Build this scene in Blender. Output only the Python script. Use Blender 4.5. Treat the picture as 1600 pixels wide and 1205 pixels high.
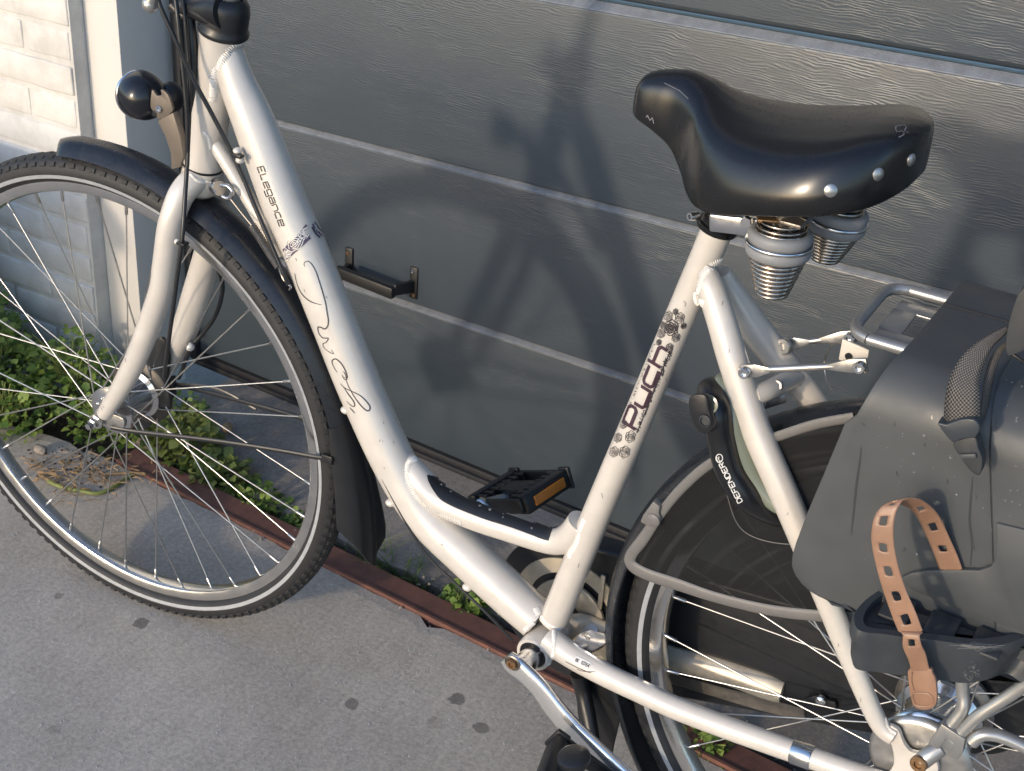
import bpy, bmesh, math, random
from mathutils import Vector, Matrix, noise
from mathutils.bvhtree import BVHTree
random.seed(7)
for o in list(bpy.data.objects): bpy.data.objects.remove(o)
SC = bpy.context.scene
COL = SC.collection
R = math.radians
# ------------------------------------------------------------ camera, sky, sun
W, H, F = 1600., 1205., 2135.
CO = Vector((0.55608561, -1.15397792, 1.33223182))
CR = Matrix(((0.86065633, -0.30241762, 0.4096514), (0.5048701, 0.40230051, -0.76371492), (0.06615788, 0.86411682, 0.49892409)))
cd = bpy.data.cameras.new('camera'); cam = bpy.data.objects.new('camera', cd); COL.objects.link(cam)
cam.matrix_world = Matrix.Translation(CO) @ CR.to_4x4()
cd.sensor_fit = 'HORIZONTAL'; cd.sensor_width = 36; cd.lens = 36 * F / W
cd.clip_start = .02; cd.clip_end = 3000
cd.dof.use_dof = True; cd.dof.focus_distance = 1.36; cd.dof.aperture_fstop = 26
SC.camera = cam
LD = Vector((.146, .585, -.165)).normalized()          # direction the sunlight travels
w = bpy.data.worlds.new('World'); SC.world = w; w.use_nodes = True
nt = w.node_tree; bg = nt.nodes['Background']
sk = nt.nodes.new('ShaderNodeTexSky'); sk.sky_type = 'NISHITA'; sk.sun_disc = False
sk.sun_elevation = math.asin(-LD.z); sk.sun_rotation = math.atan2(-LD.x, -LD.y)
sk.air_density = 1.0; sk.dust_density = 1.0; sk.ozone_density = 3.0
wb = nt.nodes.new('ShaderNodeVectorMath'); wb.operation = 'MULTIPLY'; wb.inputs[1].default_value = (1.03, .995, .98)   # camera white balance
nt.links.new(sk.outputs[0], wb.inputs[0]); nt.links.new(wb.outputs[0], bg.inputs[0]); bg.inputs[1].default_value = .15
sd = bpy.data.lights.new('sun', 'SUN'); sd.energy = 1.05; sd.angle = R(2.6); sd.color = (1, .82, .62)
sun = bpy.data.objects.new('sun', sd); COL.objects.link(sun)
sun.rotation_euler = LD.to_track_quat('-Z', 'Y').to_euler()
SC.view_settings.view_transform = 'Standard'; SC.view_settings.look = 'None'
SC.view_settings.exposure = 1.2; SC.view_settings.gamma = 1

# ------------------------------------------------------------ pixel measurements -> points on real planes
def ray(px, py): return CR @ Vector(((px - W/2)/F, -(py - H/2)/F, -1.))
def U(px, py, y=0.): r = ray(px, py); return CO + r * ((y - CO.y)/r.y)
def UZ(px, py, z=0.): r = ray(px, py); return CO + r * ((z - CO.z)/r.z)
def UP(px, py, o, n): r = ray(px, py); return CO + r * ((o - CO).dot(n)/r.dot(n))
def mpp(p): return (CO - p).dot(CR.col[2]) / F          # metres per photo pixel at a point
# front wheel frame (slightly steered)
S = Matrix(((9.97463485e-01, -7.11760592e-02, 7.50911856e-04), (7.11760592e-02, 9.97241185e-01, -2.10710189e-02), (7.50911856e-04, 2.10710189e-02, 9.99777699e-01)))
HUB = Vector((-0.65428772, -0.00334033, 0.34896476))
RHUB = Vector((.4598, 0, .349))
BB = U(855, 998, 0)
def FP(x, y, z): return HUB + S @ Vector((x, y, z))
def FU(px, py, y=0.): return UP(px, py, HUB + S @ Vector((0, y, 0)), S @ Vector((0, 1, 0)))

# ------------------------------------------------------------ materials
def new_mat(name):
    m = bpy.data.materials.new(name); m.use_nodes = True
    return m, m.node_tree, m.node_tree.nodes['Principled BSDF']
def N(nt, t, **k):
    n = nt.nodes.new(t)
    for a, b in k.items():
        if a.startswith('i_'):
            key = a[2:]; key = int(key) if key.isdigit() else key.replace('_', ' ')
            n.inputs[key].default_value = b
        else: setattr(n, a, b)
    return n
def mat(name, col, rough=.5, metal=0., coat=0., bump=0., bscale=300., var=0., vscale=20., spec=.5, rvar=0., trans=0., dist=.001, dirt=None):
    m, nt, b = new_mat(name)
    b.inputs['Base Color'].default_value = (*col, 1); b.inputs['Roughness'].default_value = rough
    b.inputs['Metallic'].default_value = metal; b.inputs['Coat Weight'].default_value = coat; b.inputs['Coat Roughness'].default_value = .12
    b.inputs['Specular IOR Level'].default_value = spec; b.inputs['Transmission Weight'].default_value = trans
    tc = N(nt, 'ShaderNodeTexCoord')
    if var or rvar:
        n = N(nt, 'ShaderNodeTexNoise', i_Scale=vscale, i_Detail=6., i_Roughness=.65); nt.links.new(tc.outputs['Object'], n.inputs['Vector'])
        if var:
            r = N(nt, 'ShaderNodeMapRange'); r.inputs[1].default_value = .3; r.inputs[2].default_value = .7
            r.inputs[3].default_value = 1 - var; r.inputs[4].default_value = 1 + var
            nt.links.new(n.outputs[0], r.inputs[0])
            mx = N(nt, 'ShaderNodeVectorMath', operation='SCALE'); mx.inputs[0].default_value = col
            nt.links.new(r.outputs[0], mx.inputs['Scale']); nt.links.new(mx.outputs[0], b.inputs['Base Color'])
        if rvar:
            r2 = N(nt, 'ShaderNodeMapRange'); r2.inputs[1].default_value = .3; r2.inputs[2].default_value = .7
            r2.inputs[3].default_value = max(rough - rvar, .02); r2.inputs[4].default_value = min(rough + rvar, 1)
            nt.links.new(n.outputs[0], r2.inputs[0]); nt.links.new(r2.outputs[0], b.inputs['Roughness'])
    if bump:
        n2 = N(nt, 'ShaderNodeTexNoise', i_Scale=bscale, i_Detail=3.); nt.links.new(tc.outputs['Object'], n2.inputs['Vector'])
        bp = N(nt, 'ShaderNodeBump', i_Strength=bump, i_Distance=dist); nt.links.new(n2.outputs[0], bp.inputs['Height']); nt.links.new(bp.outputs[0], b.inputs['Normal'])
    return m
M = {}
M['paint'] = mat('pearl_paint', (.58, .54, .485), .36, .15, .6, var=.05, vscale=35, rvar=.08, bump=.03, bscale=2500, dist=.0003)
M['weld'] = mat('weld_paint', (.68, .65, .60), .28, .1, .5)
M['black'] = mat('black_plastic', (.012, .013, .015), .38, bump=.08, bscale=1200, dist=.0005, rvar=.08, vscale=80)
M['guard'] = mat('mudguard_plastic', (.012, .014, .018), .3, rvar=.12, vscale=50, bump=.04, bscale=300, dist=.0005)
M['saddle'] = mat('saddle_vinyl', (.0065, .0065, .007), .26, rvar=.04, vscale=30, spec=.6, bump=.02, bscale=1800, dist=.0003)
M['tyre'] = mat('tyre_rubber', (.014, .014, .0155), .62, var=.3, vscale=40, bump=.25, bscale=700, dist=.001)
M['tread'] = mat('tread_rubber', (.02, .02, .02), .7, var=.3, vscale=60)
M['stripe'] = mat('reflective_stripe', (.36, .37, .38), .35, .2, var=.1, vscale=90)
M['chrome'] = mat('polished_metal', (.66, .65, .64), .2, 1., rvar=.07, vscale=60)
M['rim'] = mat('rim_aluminium', (.72, .70, .665), .22, 1., rvar=.06, vscale=40, var=.05)
M['spoke'] = mat('spoke_steel', (.58, .56, .53), .28, 1., var=.1, vscale=150)
M['crank'] = mat('polished_crank', (.86, .85, .83), .2, .85)
M['alu'] = mat('brushed_aluminium', (.46, .45, .43), .36, .9, rvar=.08, vscale=90, var=.08)
M['silver'] = mat('silver_powder_coat', (.34, .34, .335), .34, .65, var=.1, vscale=60, bump=.05, bscale=1200)
M['steel'] = mat('dark_steel', (.21, .19, .17), .4, .8, var=.25, vscale=80, bump=.2, bscale=500)
M['coil'] = mat('spring_steel', (.42, .37, .32), .24, 1., rvar=.08, vscale=200, var=.2)
M['springrub'] = mat('spring_rubber', (.20, .205, .21), .5, rvar=.1, vscale=60)
M['tan'] = mat('lamp_bracket', (.15, .125, .10), .5, .3, var=.1)
M['greygrip'] = mat('grey_border_plastic', (.13, .125, .12), .5, var=.08, vscale=50, bump=.08, bscale=1500)
M['green'] = mat('pale_green_plastic', (.15, .168, .13), .3, spec=.5, coat=.2)
M['cream'] = mat('cream_metal', (.52, .46, .36), .4, .4, var=.2, vscale=40)
M['brass'] = mat('rusty_bolt', (.28, .17, .09), .4, .8, var=.4, vscale=300, bump=.2, bscale=900)
M['decal'] = mat('dark_print', (.035, .03, .032), .5)
M['purple'] = mat('purple_print', (.085, .065, .10), .45)
M['maroon'] = mat('maroon_print', (.045, .022, .035), .45)
M['white'] = mat('white_print', (.62, .62, .6), .5)
M['greyprint'] = mat('grey_print', (.16, .16, .17), .5)
M['orange'] = mat('amber_reflector', (.50, .17, .015), .25, coat=.5, bump=.5, bscale=900, dist=.001)
M['seat'] = mat('grey_seat_plastic', (.052, .057, .060), .5, var=.1, vscale=14, rvar=.12, bump=.1, bscale=1800, dist=.0004)
M['seatdark'] = mat('dark_seat_plastic', (.028, .031, .034), .5, var=.12, vscale=30, bump=.1, bscale=900)
M['strap'] = mat('tan_rubber_strap', (.245, .140, .088), .42, var=.16, vscale=35, bump=.15, bscale=500, dist=.0008)
M['water'] = mat('water', (.9, .92, .95), .02, trans=.9, spec=.6)
M['wet'] = mat('wet_film', (.03, .032, .032), .12)
M['soil'] = mat('soil', (.075, .055, .038), .95, var=.5, vscale=60, bump=1., bscale=120, dist=.01)
M['straw'] = mat('dry_stem', (.30, .20, .10), .8, var=.3, vscale=60)
M['stem'] = mat('green_stem', (.16, .19, .05), .6, var=.3, vscale=60)
M['post'] = mat('white_post_paint', (.62, .595, .555), .5, var=.03, vscale=9, bump=.06, bscale=60, dist=.002)
M['seal'] = mat('black_rubber_seal', (.018, .018, .02), .6)
M['roof'] = mat('roof_tile', (.09, .05, .04), .8, var=.2)

def leaf_mat(name, c1, c2):
    m, nt, b = new_mat(name)
    oi = N(nt, 'ShaderNodeNewGeometry'); cr = N(nt, 'ShaderNodeValToRGB')
    cr.color_ramp.elements[0].color = (*c1, 1); cr.color_ramp.elements[1].color = (*c2, 1)
    nt.links.new(oi.outputs['Random Per Island'], cr.inputs[0]); nt.links.new(cr.outputs[0], b.inputs['Base Color'])
    b.inputs['Roughness'].default_value = .45; b.inputs['Subsurface Weight'].default_value = .0
    tr = N(nt, 'ShaderNodeBsdfTranslucent'); nt.links.new(cr.outputs[0], tr.inputs[0])
    mx = N(nt, 'ShaderNodeMixShader', i_0=.38); out = nt.nodes['Material Output']
    nt.links.new(b.outputs[0], mx.inputs[1]); nt.links.new(tr.outputs[0], mx.inputs[2]); nt.links.new(mx.outputs[0], out.inputs[0])
    return m
M['leaf'] = leaf_mat('weed_leaf', (.07, .145, .028), (.30, .40, .09))
M['leaf2'] = leaf_mat('pale_weed_leaf', (.09, .14, .03), (.24, .27, .08))
M['grass'] = leaf_mat('grass_blade', (.07, .13, .025), (.2, .26, .07))

def concrete(name, base, tint, spots=(), stri=True, rough=.85):
    m, nt, b = new_mat(name); L = nt.links
    g = N(nt, 'ShaderNodeNewGeometry')
    fine = N(nt, 'ShaderNodeTexNoise', i_Scale=150., i_Detail=7., i_Roughness=.88); L.new(g.outputs['Position'], fine.inputs['Vector'])
    big = N(nt, 'ShaderNodeTexNoise', i_Scale=4.5, i_Detail=7., i_Roughness=.62); L.new(g.outputs['Position'], big.inputs['Vector'])
    mp = N(nt, 'ShaderNodeMapping'); mp.inputs['Rotation'].default_value = (0, 0, R(-14)); mp.inputs['Scale'].default_value = (75, 14, 10)
    L.new(g.outputs['Position'], mp.inputs['Vector'])
    st = N(nt, 'ShaderNodeTexNoise', i_Scale=1., i_Detail=4., i_Roughness=.6); L.new(mp.outputs[0], st.inputs['Vector'])
    vo = N(nt, 'ShaderNodeTexVoronoi', i_Scale=170.); L.new(g.outputs['Position'], vo.inputs['Vector'])
    a = N(nt, 'ShaderNodeMapRange'); a.inputs[1].default_value = .32; a.inputs[2].default_value = .68; a.inputs[3].default_value = .6; a.inputs[4].default_value = 1.4
    L.new(fine.outputs[0], a.inputs[0])
    c = N(nt, 'ShaderNodeMapRange'); c.inputs[1].default_value = .32; c.inputs[2].default_value = .68; c.inputs[3].default_value = .93 if stri else .97; c.inputs[4].default_value = 1.06 if stri else 1.03
    L.new(st.outputs[0], c.inputs[0])
    mu = N(nt, 'ShaderNodeMath', operation='MULTIPLY'); L.new(a.outputs[0], mu.inputs[0]); L.new(c.outputs[0], mu.inputs[1])
    cr = N(nt, 'ShaderNodeValToRGB'); cr.color_ramp.elements[0].position = .36; cr.color_ramp.elements[1].position = .62
    cr.color_ramp.elements[0].color = (*tint, 1); cr.color_ramp.elements[1].color = (*base, 1); L.new(big.outputs[0], cr.inputs[0])
    # pale grains and dark pits
    gr = N(nt, 'ShaderNodeMapRange'); gr.inputs[1].default_value = .05; gr.inputs[2].default_value = .12; gr.inputs[3].default_value = 1.35; gr.inputs[4].default_value = 1.
    L.new(vo.outputs['Distance'], gr.inputs[0])
    mu2 = N(nt, 'ShaderNodeMath', operation='MULTIPLY'); L.new(mu.outputs[0], mu2.inputs[0]); L.new(gr.outputs[0], mu2.inputs[1])
    sc = N(nt, 'ShaderNodeVectorMath', operation='SCALE'); L.new(cr.outputs[0], sc.inputs[0]); L.new(mu2.outputs[0], sc.inputs['Scale'])
    col = sc.outputs[0]; rg = None
    wn = N(nt, 'ShaderNodeTexNoise', i_Scale=120., i_Detail=3.); L.new(g.outputs['Position'], wn.inputs['Vector'])
    wv = N(nt, 'ShaderNodeVectorMath', operation='SCALE'); L.new(wn.outputs['Color'], wv.inputs[0]); wv.inputs['Scale'].default_value = .012
    wa = N(nt, 'ShaderNodeVectorMath', operation='ADD'); L.new(g.outputs['Position'], wa.inputs[0]); L.new(wv.outputs[0], wa.inputs[1])
    for (p, rad, dark) in spots:
        d = N(nt, 'ShaderNodeVectorMath', operation='DISTANCE'); L.new(wa.outputs[0], d.inputs[0]); d.inputs[1].default_value = (p.x + .006, p.y + .006, p.z + .006)
        s = N(nt, 'ShaderNodeMapRange'); s.inputs[1].default_value = rad * .88; s.inputs[2].default_value = rad * 1.08; s.inputs[3].default_value = dark; s.inputs[4].default_value = 1.
        L.new(d.outputs['Value'], s.inputs[0])
        q = N(nt, 'ShaderNodeVectorMath', operation='SCALE'); L.new(col, q.inputs[0]); L.new(s.outputs[0], q.inputs['Scale']); col = q.outputs[0]
    L.new(col, b.inputs['Base Color']); b.inputs['Roughness'].default_value = rough
    bp = N(nt, 'ShaderNodeBump', i_Strength=.8, i_Distance=.0016)
    ad = N(nt, 'ShaderNodeMath', operation='ADD'); L.new(fine.outputs[0], ad.inputs[0]); L.new(big.outputs[0], ad.inputs[1])
    L.new(ad.outputs[0], bp.inputs['Height']); L.new(bp.outputs[0], b.inputs['Normal'])
    return m
SPOTS = [(UZ(220, 974), .0115, .42), (UZ(549, 1100), .0095, .5), (UZ(714, 1093), .0120, .45), (UZ(752, 1137), .0115, .5), (UZ(92, 931), .008, .6), (UZ(86, 1140), .009, .8), (UZ(680, 1130), .012, .86)]
M['slab'] = concrete('broomed_concrete', (.445, .40, .345), (.365, .325, .275), SPOTS)
M['apron'] = concrete('old_concrete', (.30, .26, .22), (.19, .165, .14), stri=False)

def door_mat():
    m, nt, b = new_mat('grey_embossed_door'); L = nt.links
    g = N(nt, 'ShaderNodeNewGeometry')
    def wave(stretch, scale, dist, ds, rot=0.):
        mp = N(nt, 'ShaderNodeMapping'); mp.inputs['Scale'].default_value = (stretch, stretch, 1); mp.inputs['Rotation'].default_value = (0, R(rot), 0)
        L.new(g.outputs['Position'], mp.inputs['Vector'])
        n = N(nt, 'ShaderNodeTexWave', i_Scale=scale, i_Distortion=dist, i_Detail=3.); n.wave_type = 'BANDS'; n.bands_direction = 'Z'; n.wave_profile = 'SIN'
        n.inputs['Detail Scale'].default_value = ds; n.inputs['Detail Roughness'].default_value = .55
        L.new(mp.outputs[0], n.inputs['Vector']); return n
    def no(sc, det=3.):
        mp = N(nt, 'ShaderNodeMapping'); mp.inputs['Scale'].default_value = sc; L.new(g.outputs['Position'], mp.inputs['Vector'])
        n = N(nt, 'ShaderNodeTexNoise', i_Scale=1., i_Detail=det, i_Roughness=.55); L.new(mp.outputs[0], n.inputs['Vector']); return n
    a = wave(.40, 84., 17., .42); f = no((50, 50, 260), 2.); v = no((5, 5, 11), 3.); dirt = no((2.5, 2.5, 6), 6.)
    brk = no((26, 26, 95), 2.)
    am = N(nt, 'ShaderNodeMapRange'); am.inputs[1].default_value = .36; am.inputs[2].default_value = .62; am.inputs[3].default_value = .22; am.inputs[4].default_value = 1.
    L.new(v.outputs[0], am.inputs[0])
    mu = N(nt, 'ShaderNodeMath', operation='MULTIPLY'); L.new(a.outputs['Fac'], mu.inputs[0]); L.new(am.outputs[0], mu.inputs[1])
    bk = N(nt, 'ShaderNodeMapRange'); bk.inputs[1].default_value = .38; bk.inputs[2].default_value = .6; bk.inputs[3].default_value = .25; bk.inputs[4].default_value = 1.25; L.new(brk.outputs[0], bk.inputs[0])
    m2 = N(nt, 'ShaderNodeMath', operation='MULTIPLY'); L.new(mu.outputs[0], m2.inputs[0]); L.new(bk.outputs[0], m2.inputs[1]); mu = m2
    ad = N(nt, 'ShaderNodeMath', operation='MULTIPLY_ADD'); L.new(f.outputs[0], ad.inputs[0]); ad.inputs[1].default_value = .5; L.new(mu.outputs[0], ad.inputs[2])
    bp = N(nt, 'ShaderNodeBump', i_Strength=.42, i_Distance=.00036); L.new(ad.outputs[0], bp.inputs['Height']); L.new(bp.outputs[0], b.inputs['Normal'])
    cr = N(nt, 'ShaderNodeValToRGB'); cr.color_ramp.elements[0].position = .35; cr.color_ramp.elements[1].position = .65
    cr.color_ramp.elements[0].color = (.036, .048, .061, 1); cr.color_ramp.elements[1].color = (.045, .058, .070, 1)
    L.new(dirt.outputs[0], cr.inputs[0]); L.new(cr.outputs[0], b.inputs['Base Color'])
    b.inputs['Roughness'].default_value = .36; b.inputs['Specular IOR Level'].default_value = .5
    return m
M['door'] = door_mat()
M['ledge'] = mat('ledge_sky_sheen', (.155, .168, .185), .5, var=.22, vscale=60, bump=.5, bscale=420, dist=.001)  # paler than the boards: sky reflection on the upward chamfers, put into the colour
def brick_mat():
    m, nt, b = new_mat('white_painted_brick'); L = nt.links
    g = N(nt, 'ShaderNodeNewGeometry'); n = N(nt, 'ShaderNodeTexNoise', i_Scale=14., i_Detail=8., i_Roughness=.7); L.new(g.outputs['Position'], n.inputs['Vector'])
    n2 = N(nt, 'ShaderNodeTexNoise', i_Scale=130., i_Detail=4.); L.new(g.outputs['Position'], n2.inputs['Vector'])
    cr = N(nt, 'ShaderNodeValToRGB'); cr.color_ramp.elements[0].position = .33; cr.color_ramp.elements[0].color = (.50, .48, .44, 1); cr.color_ramp.elements[1].position = .6; cr.color_ramp.elements[1].color = (.63, .61, .57, 1)
    L.new(n.outputs[0], cr.inputs[0]); L.new(cr.outputs[0], b.inputs['Base Color']); b.inputs['Roughness'].default_value = .7
    bp = N(nt, 'ShaderNodeBump', i_Strength=.5, i_Distance=.004); mx = N(nt, 'ShaderNodeMath', operation='ADD'); L.new(n.outputs[0], mx.inputs[0])
    h = N(nt, 'ShaderNodeMath', operation='MULTIPLY'); L.new(n2.outputs[0], h.inputs[0]); h.inputs[1].default_value = .35; L.new(h.outputs[0], mx.inputs[1])
    L.new(mx.outputs[0], bp.inputs['Height']); L.new(bp.outputs[0], b.inputs['Normal'])
    return m
M['brick'] = brick_mat()
def rust_mat():
    m, nt, b = new_mat('red_brown_steel'); L = nt.links
    g = N(nt, 'ShaderNodeNewGeometry'); n = N(nt, 'ShaderNodeTexNoise', i_Scale=35., i_Detail=8., i_Roughness=.7); L.new(g.outputs['Position'], n.inputs['Vector'])
    cr = N(nt, 'ShaderNodeValToRGB'); e = cr.color_ramp.elements; e[0].position = .3; e[0].color = (.085, .042, .032, 1); e[1].position = .66; e[1].color = (.17, .072, .052, 1)
    L.new(n.outputs[0], cr.inputs[0]); L.new(cr.outputs[0], b.inputs['Base Color']); b.inputs['Roughness'].default_value = .75
    n2 = N(nt, 'ShaderNodeTexNoise', i_Scale=500., i_Detail=2.); L.new(g.outputs['Position'], n2.inputs['Vector'])
    bp = N(nt, 'ShaderNodeBump', i_Strength=.4, i_Distance=.001); L.new(n2.outputs[0], bp.inputs['Height']); L.new(bp.outputs[0], b.inputs['Normal'])
    return m
M['rust'] = rust_mat()
def weave_mat():
    m, nt, b = new_mat('woven_webbing'); L = nt.links
    uv = N(nt, 'ShaderNodeUVMap'); sp = N(nt, 'ShaderNodeSeparateXYZ'); L.new(uv.outputs[0], sp.inputs[0])
    def sn(o, f):
        k = N(nt, 'ShaderNodeMath', operation='MULTIPLY'); L.new(o, k.inputs[0]); k.inputs[1].default_value = f
        s = N(nt, 'ShaderNodeMath', operation='SINE'); L.new(k.outputs[0], s.inputs[0]); return s
    a = sn(sp.outputs[0], 2 * math.pi * 9); c = sn(sp.outputs[1], 2 * math.pi * 34)
    p = N(nt, 'ShaderNodeMath', operation='MULTIPLY'); L.new(a.outputs[0], p.inputs[0]); L.new(c.outputs[0], p.inputs[1])
    cr = N(nt, 'ShaderNodeValToRGB'); e = cr.color_ramp.elements; e[0].position = .35; e[0].color = (.012, .012, .013, 1); e[1].position = .8; e[1].color = (.14, .128, .118, 1)
    r = N(nt, 'ShaderNodeMapRange'); r.inputs[1].default_value = -1; r.inputs[2].default_value = 1; L.new(p.outputs[0], r.inputs[0]); L.new(r.outputs[0], cr.inputs[0])
    L.new(cr.outputs[0], b.inputs['Base Color']); b.inputs['Roughness'].default_value = .45
    bp = N(nt, 'ShaderNodeBump', i_Strength=.8, i_Distance=.0008); L.new(r.outputs[0], bp.inputs['Height']); L.new(bp.outputs[0], b.inputs['Normal'])
    return m
M['weave'] = weave_mat()
def smoke_mat():
    m, nt, b = new_mat('smoky_clear_plastic'); L = nt.links
    g = N(nt, 'ShaderNodeNewGeometry')
    mp = N(nt, 'ShaderNodeVectorMath', operation='SUBTRACT'); mp.inputs[1].default_value = (RHUB.x, 0, RHUB.z); L.new(g.outputs['Position'], mp.inputs[0])
    ln = N(nt, 'ShaderNodeVectorMath', operation='LENGTH'); L.new(mp.outputs[0], ln.inputs[0])
    ns = N(nt, 'ShaderNodeTexNoise', i_Scale=14., i_Detail=5.); L.new(g.outputs['Position'], ns.inputs['Vector'])
    # arc scratches
    cm = N(nt, 'ShaderNodeMath', operation='MULTIPLY'); L.new(ln.outputs['Value'], cm.inputs[0]); cm.inputs[1].default_value = 150
    cx = N(nt, 'ShaderNodeTexNoise', noise_dimensions='1D', i_Scale=.5, i_Detail=3.); L.new(cm.outputs[0], cx.inputs['W'])
    k = N(nt, 'ShaderNodeMapRange'); k.inputs[1].default_value = .52; k.inputs[2].default_value = .75; k.inputs[3].default_value = 0; k.inputs[4].default_value = .55; L.new(cx.outputs[0], k.inputs[0])
    k2 = N(nt, 'ShaderNodeMapRange'); k2.inputs[1].default_value = .45; k2.inputs[2].default_value = .65; k2.inputs[3].default_value = 0; k2.inputs[4].default_value = .16; L.new(ns.outputs[0], k2.inputs[0])
    f = N(nt, 'ShaderNodeMath', operation='MULTIPLY_ADD'); L.new(k.outputs[0], f.inputs[0]); L.new(k2.outputs[0], f.inputs[1]); f.inputs[2].default_value = .085
    gl = b; gl.inputs['Base Color'].default_value = (.045, .048, .05, 1); gl.inputs['Roughness'].default_value = .25
    tr = N(nt, 'ShaderNodeBsdfTransparent'); tr.inputs[0].default_value = (.48, .49, .50, 1)
    fr = N(nt, 'ShaderNodeMath', operation='ADD'); L.new(f.outputs[0], fr.inputs[0]); fr.inputs[1].default_value = .20
    dc = N(nt, 'ShaderNodeVectorMath', operation='SCALE'); dc.inputs[0].default_value = (.5, .5, .5); L.new(f.outputs[0], dc.inputs['Scale']); L.new(dc.outputs[0], b.inputs['Base Color'])
    mx = N(nt, 'ShaderNodeMixShader'); L.new(fr.outputs[0], mx.inputs[0]); L.new(tr.outputs[0], mx.inputs[1]); L.new(b.outputs[0], mx.inputs[2])
    L.new(mx.outputs[0], nt.nodes['Material Output'].inputs[0])
    return m
M['smoke'] = smoke_mat()

# ------------------------------------------------------------ builders
def tagit(o, label=None, cat=None, group=None, kind=None):
    if label: o['label'] = label
    if cat: o['category'] = cat
    if group: o['group'] = group
    if kind: o['kind'] = kind
    return o
def thing(name, label, cat, loc=(0, 0, 0), group=None):
    o = bpy.data.objects.new(name, None); COL.objects.link(o); o.location = loc; o.empty_display_size = .05
    return tagit(o, label, cat, group)
def finish(name, me, m, parent, smooth, ang=40, loc=None):
    me.materials.append(m)
    if smooth:
        for p in me.polygons: p.use_smooth = True
        me.set_sharp_from_angle(angle=R(ang))
    o = bpy.data.objects.new(name, me); COL.objects.link(o)
    if parent:
        o.parent = parent
        off = Vector()
        q = parent
        while q: off += q.location; q = q.parent
        if off.length > 0:
            for v in me.vertices: v.co -= off
    return o
def mk(name, vs, fs, m, parent=None, smooth=True, ang=40):
    me = bpy.data.meshes.new(name); me.from_pydata([tuple(v) for v in vs], [], fs); me.validate()
    bm = bmesh.new(); bm.from_mesh(me); bmesh.ops.recalc_face_normals(bm, faces=bm.faces); bm.to_mesh(me); bm.free()
    return finish(name, me, m, parent, smooth, ang)
def mkbm(name, bm, m, parent=None, smooth=True, ang=40):
    me = bpy.data.meshes.new(name); bm.to_mesh(me); bm.free(); return finish(name, me, m, parent, smooth, ang)
def cr_interp(pts, n):
    """Catmull-Rom through tuples of equal length"""
    out = []; k = len(pts)
    if k < 3:
        for i in range(n + 1):
            t = i/n; out.append([a + (b - a)*t for a, b in zip(pts[0], pts[-1])])
        return out
    for i in range(k - 1):
        p0 = pts[max(i-1, 0)]; p1 = pts[i]; p2 = pts[i+1]; p3 = pts[min(i+2, k-1)]
        m_ = max(1, n // (k - 1))
        for j in range(m_):
            t = j/m_
            out.append([.5*((2*b) + (-a + c)*t + (2*a - 5*b + 4*c - d)*t*t + (-a + 3*b - 3*c + d)*t**3) for a, b, c, d in zip(p0, p1, p2, p3)])
    out.append(list(pts[-1])); return out
def sweep_geo(pts, rads, n=16, caps=True, flat=1., up=None, closed=False):
    """pts Vectors, rads floats; returns verts, faces. flat scales the side axis"""
    vs = []; fs = []; k = len(pts)
    T = []
    for i in range(k):
        if closed: t = pts[(i+1) % k] - pts[i-1]
        else: t = pts[min(i+1, k-1)] - pts[max(i-1, 0)]
        T.append(t.normalized())
    ref = up or (Vector((0, 1, 0)) if abs(T[0].y) < .9 else Vector((0, 0, 1)))
    a = (ref - T[0]*ref.dot(T[0])).normalized()
    for i in range(k):
        a = (a - T[i]*a.dot(T[i])).normalized(); b = T[i].cross(a)
        r = rads[i] if isinstance(rads, (list, tuple)) else rads
        for j in range(n):
            t = 2*math.pi*j/n
            vs.append(pts[i] + a*(math.cos(t)*r*flat) + b*(math.sin(t)*r))
    for i in range(k if closed else k - 1):
        for j in range(n):
            i2 = (i+1) % k; fs.append((i*n+j, i*n+(j+1) % n, i2*n+(j+1) % n, i2*n+j))
    if caps and not closed:
        fs.append(tuple(range(n))[::-1]); fs.append(tuple(range((k-1)*n, k*n)))
    return vs, fs
def tube(name, pts, r, m, parent=None, n=14, seg=24, flat=1., caps=True, up=None):
    rr = r if isinstance(r, (list, tuple)) else [r]*len(pts)
    q = cr_interp([(p.x, p.y, p.z, a) for p, a in zip(pts, rr)], seg)
    vs, fs = sweep_geo([Vector(a[:3]) for a in q], [a[3] for a in q], n, caps, flat, up)
    return mk(name, vs, fs, m, parent)
def ptube(name, tr, m, parent=None, n=24, seg=40, flat=1., fn=U, y=0., caps=True):
    """tr: (px,py,width_px[,y])"""
    pts = []; rr = []
    for t in tr:
        p = fn(t[0], t[1], t[3] if len(t) > 3 else y); pts.append(p); rr.append(t[2]*mpp(p)/2)
    return tube(name, pts, rr, m, parent, n, seg, flat, caps)
def lathe_geo(c, ax, prof, n=32, a0=0., a1=2*math.pi):
    """prof: (radius, offset along axis)"""
    ax = ax.normalized(); u = ax.orthogonal().normalized(); v = ax.cross(u); vs = []; fs = []; k = len(prof)
    full = abs(a1 - a0 - 2*math.pi) < 1e-6; cnt = n if full else n + 1
    for j in range(cnt):
        t = a0 + (a1 - a0)*j/n
        for r, h in prof: vs.append(c + ax*h + (u*math.cos(t) + v*math.sin(t))*r)
    for j in range(n):
        j2 = (j+1) % cnt
        for i in range(k-1): fs.append((j*k+i, j2*k+i, j2*k+i+1, j*k+i+1))
    return vs, fs
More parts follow.
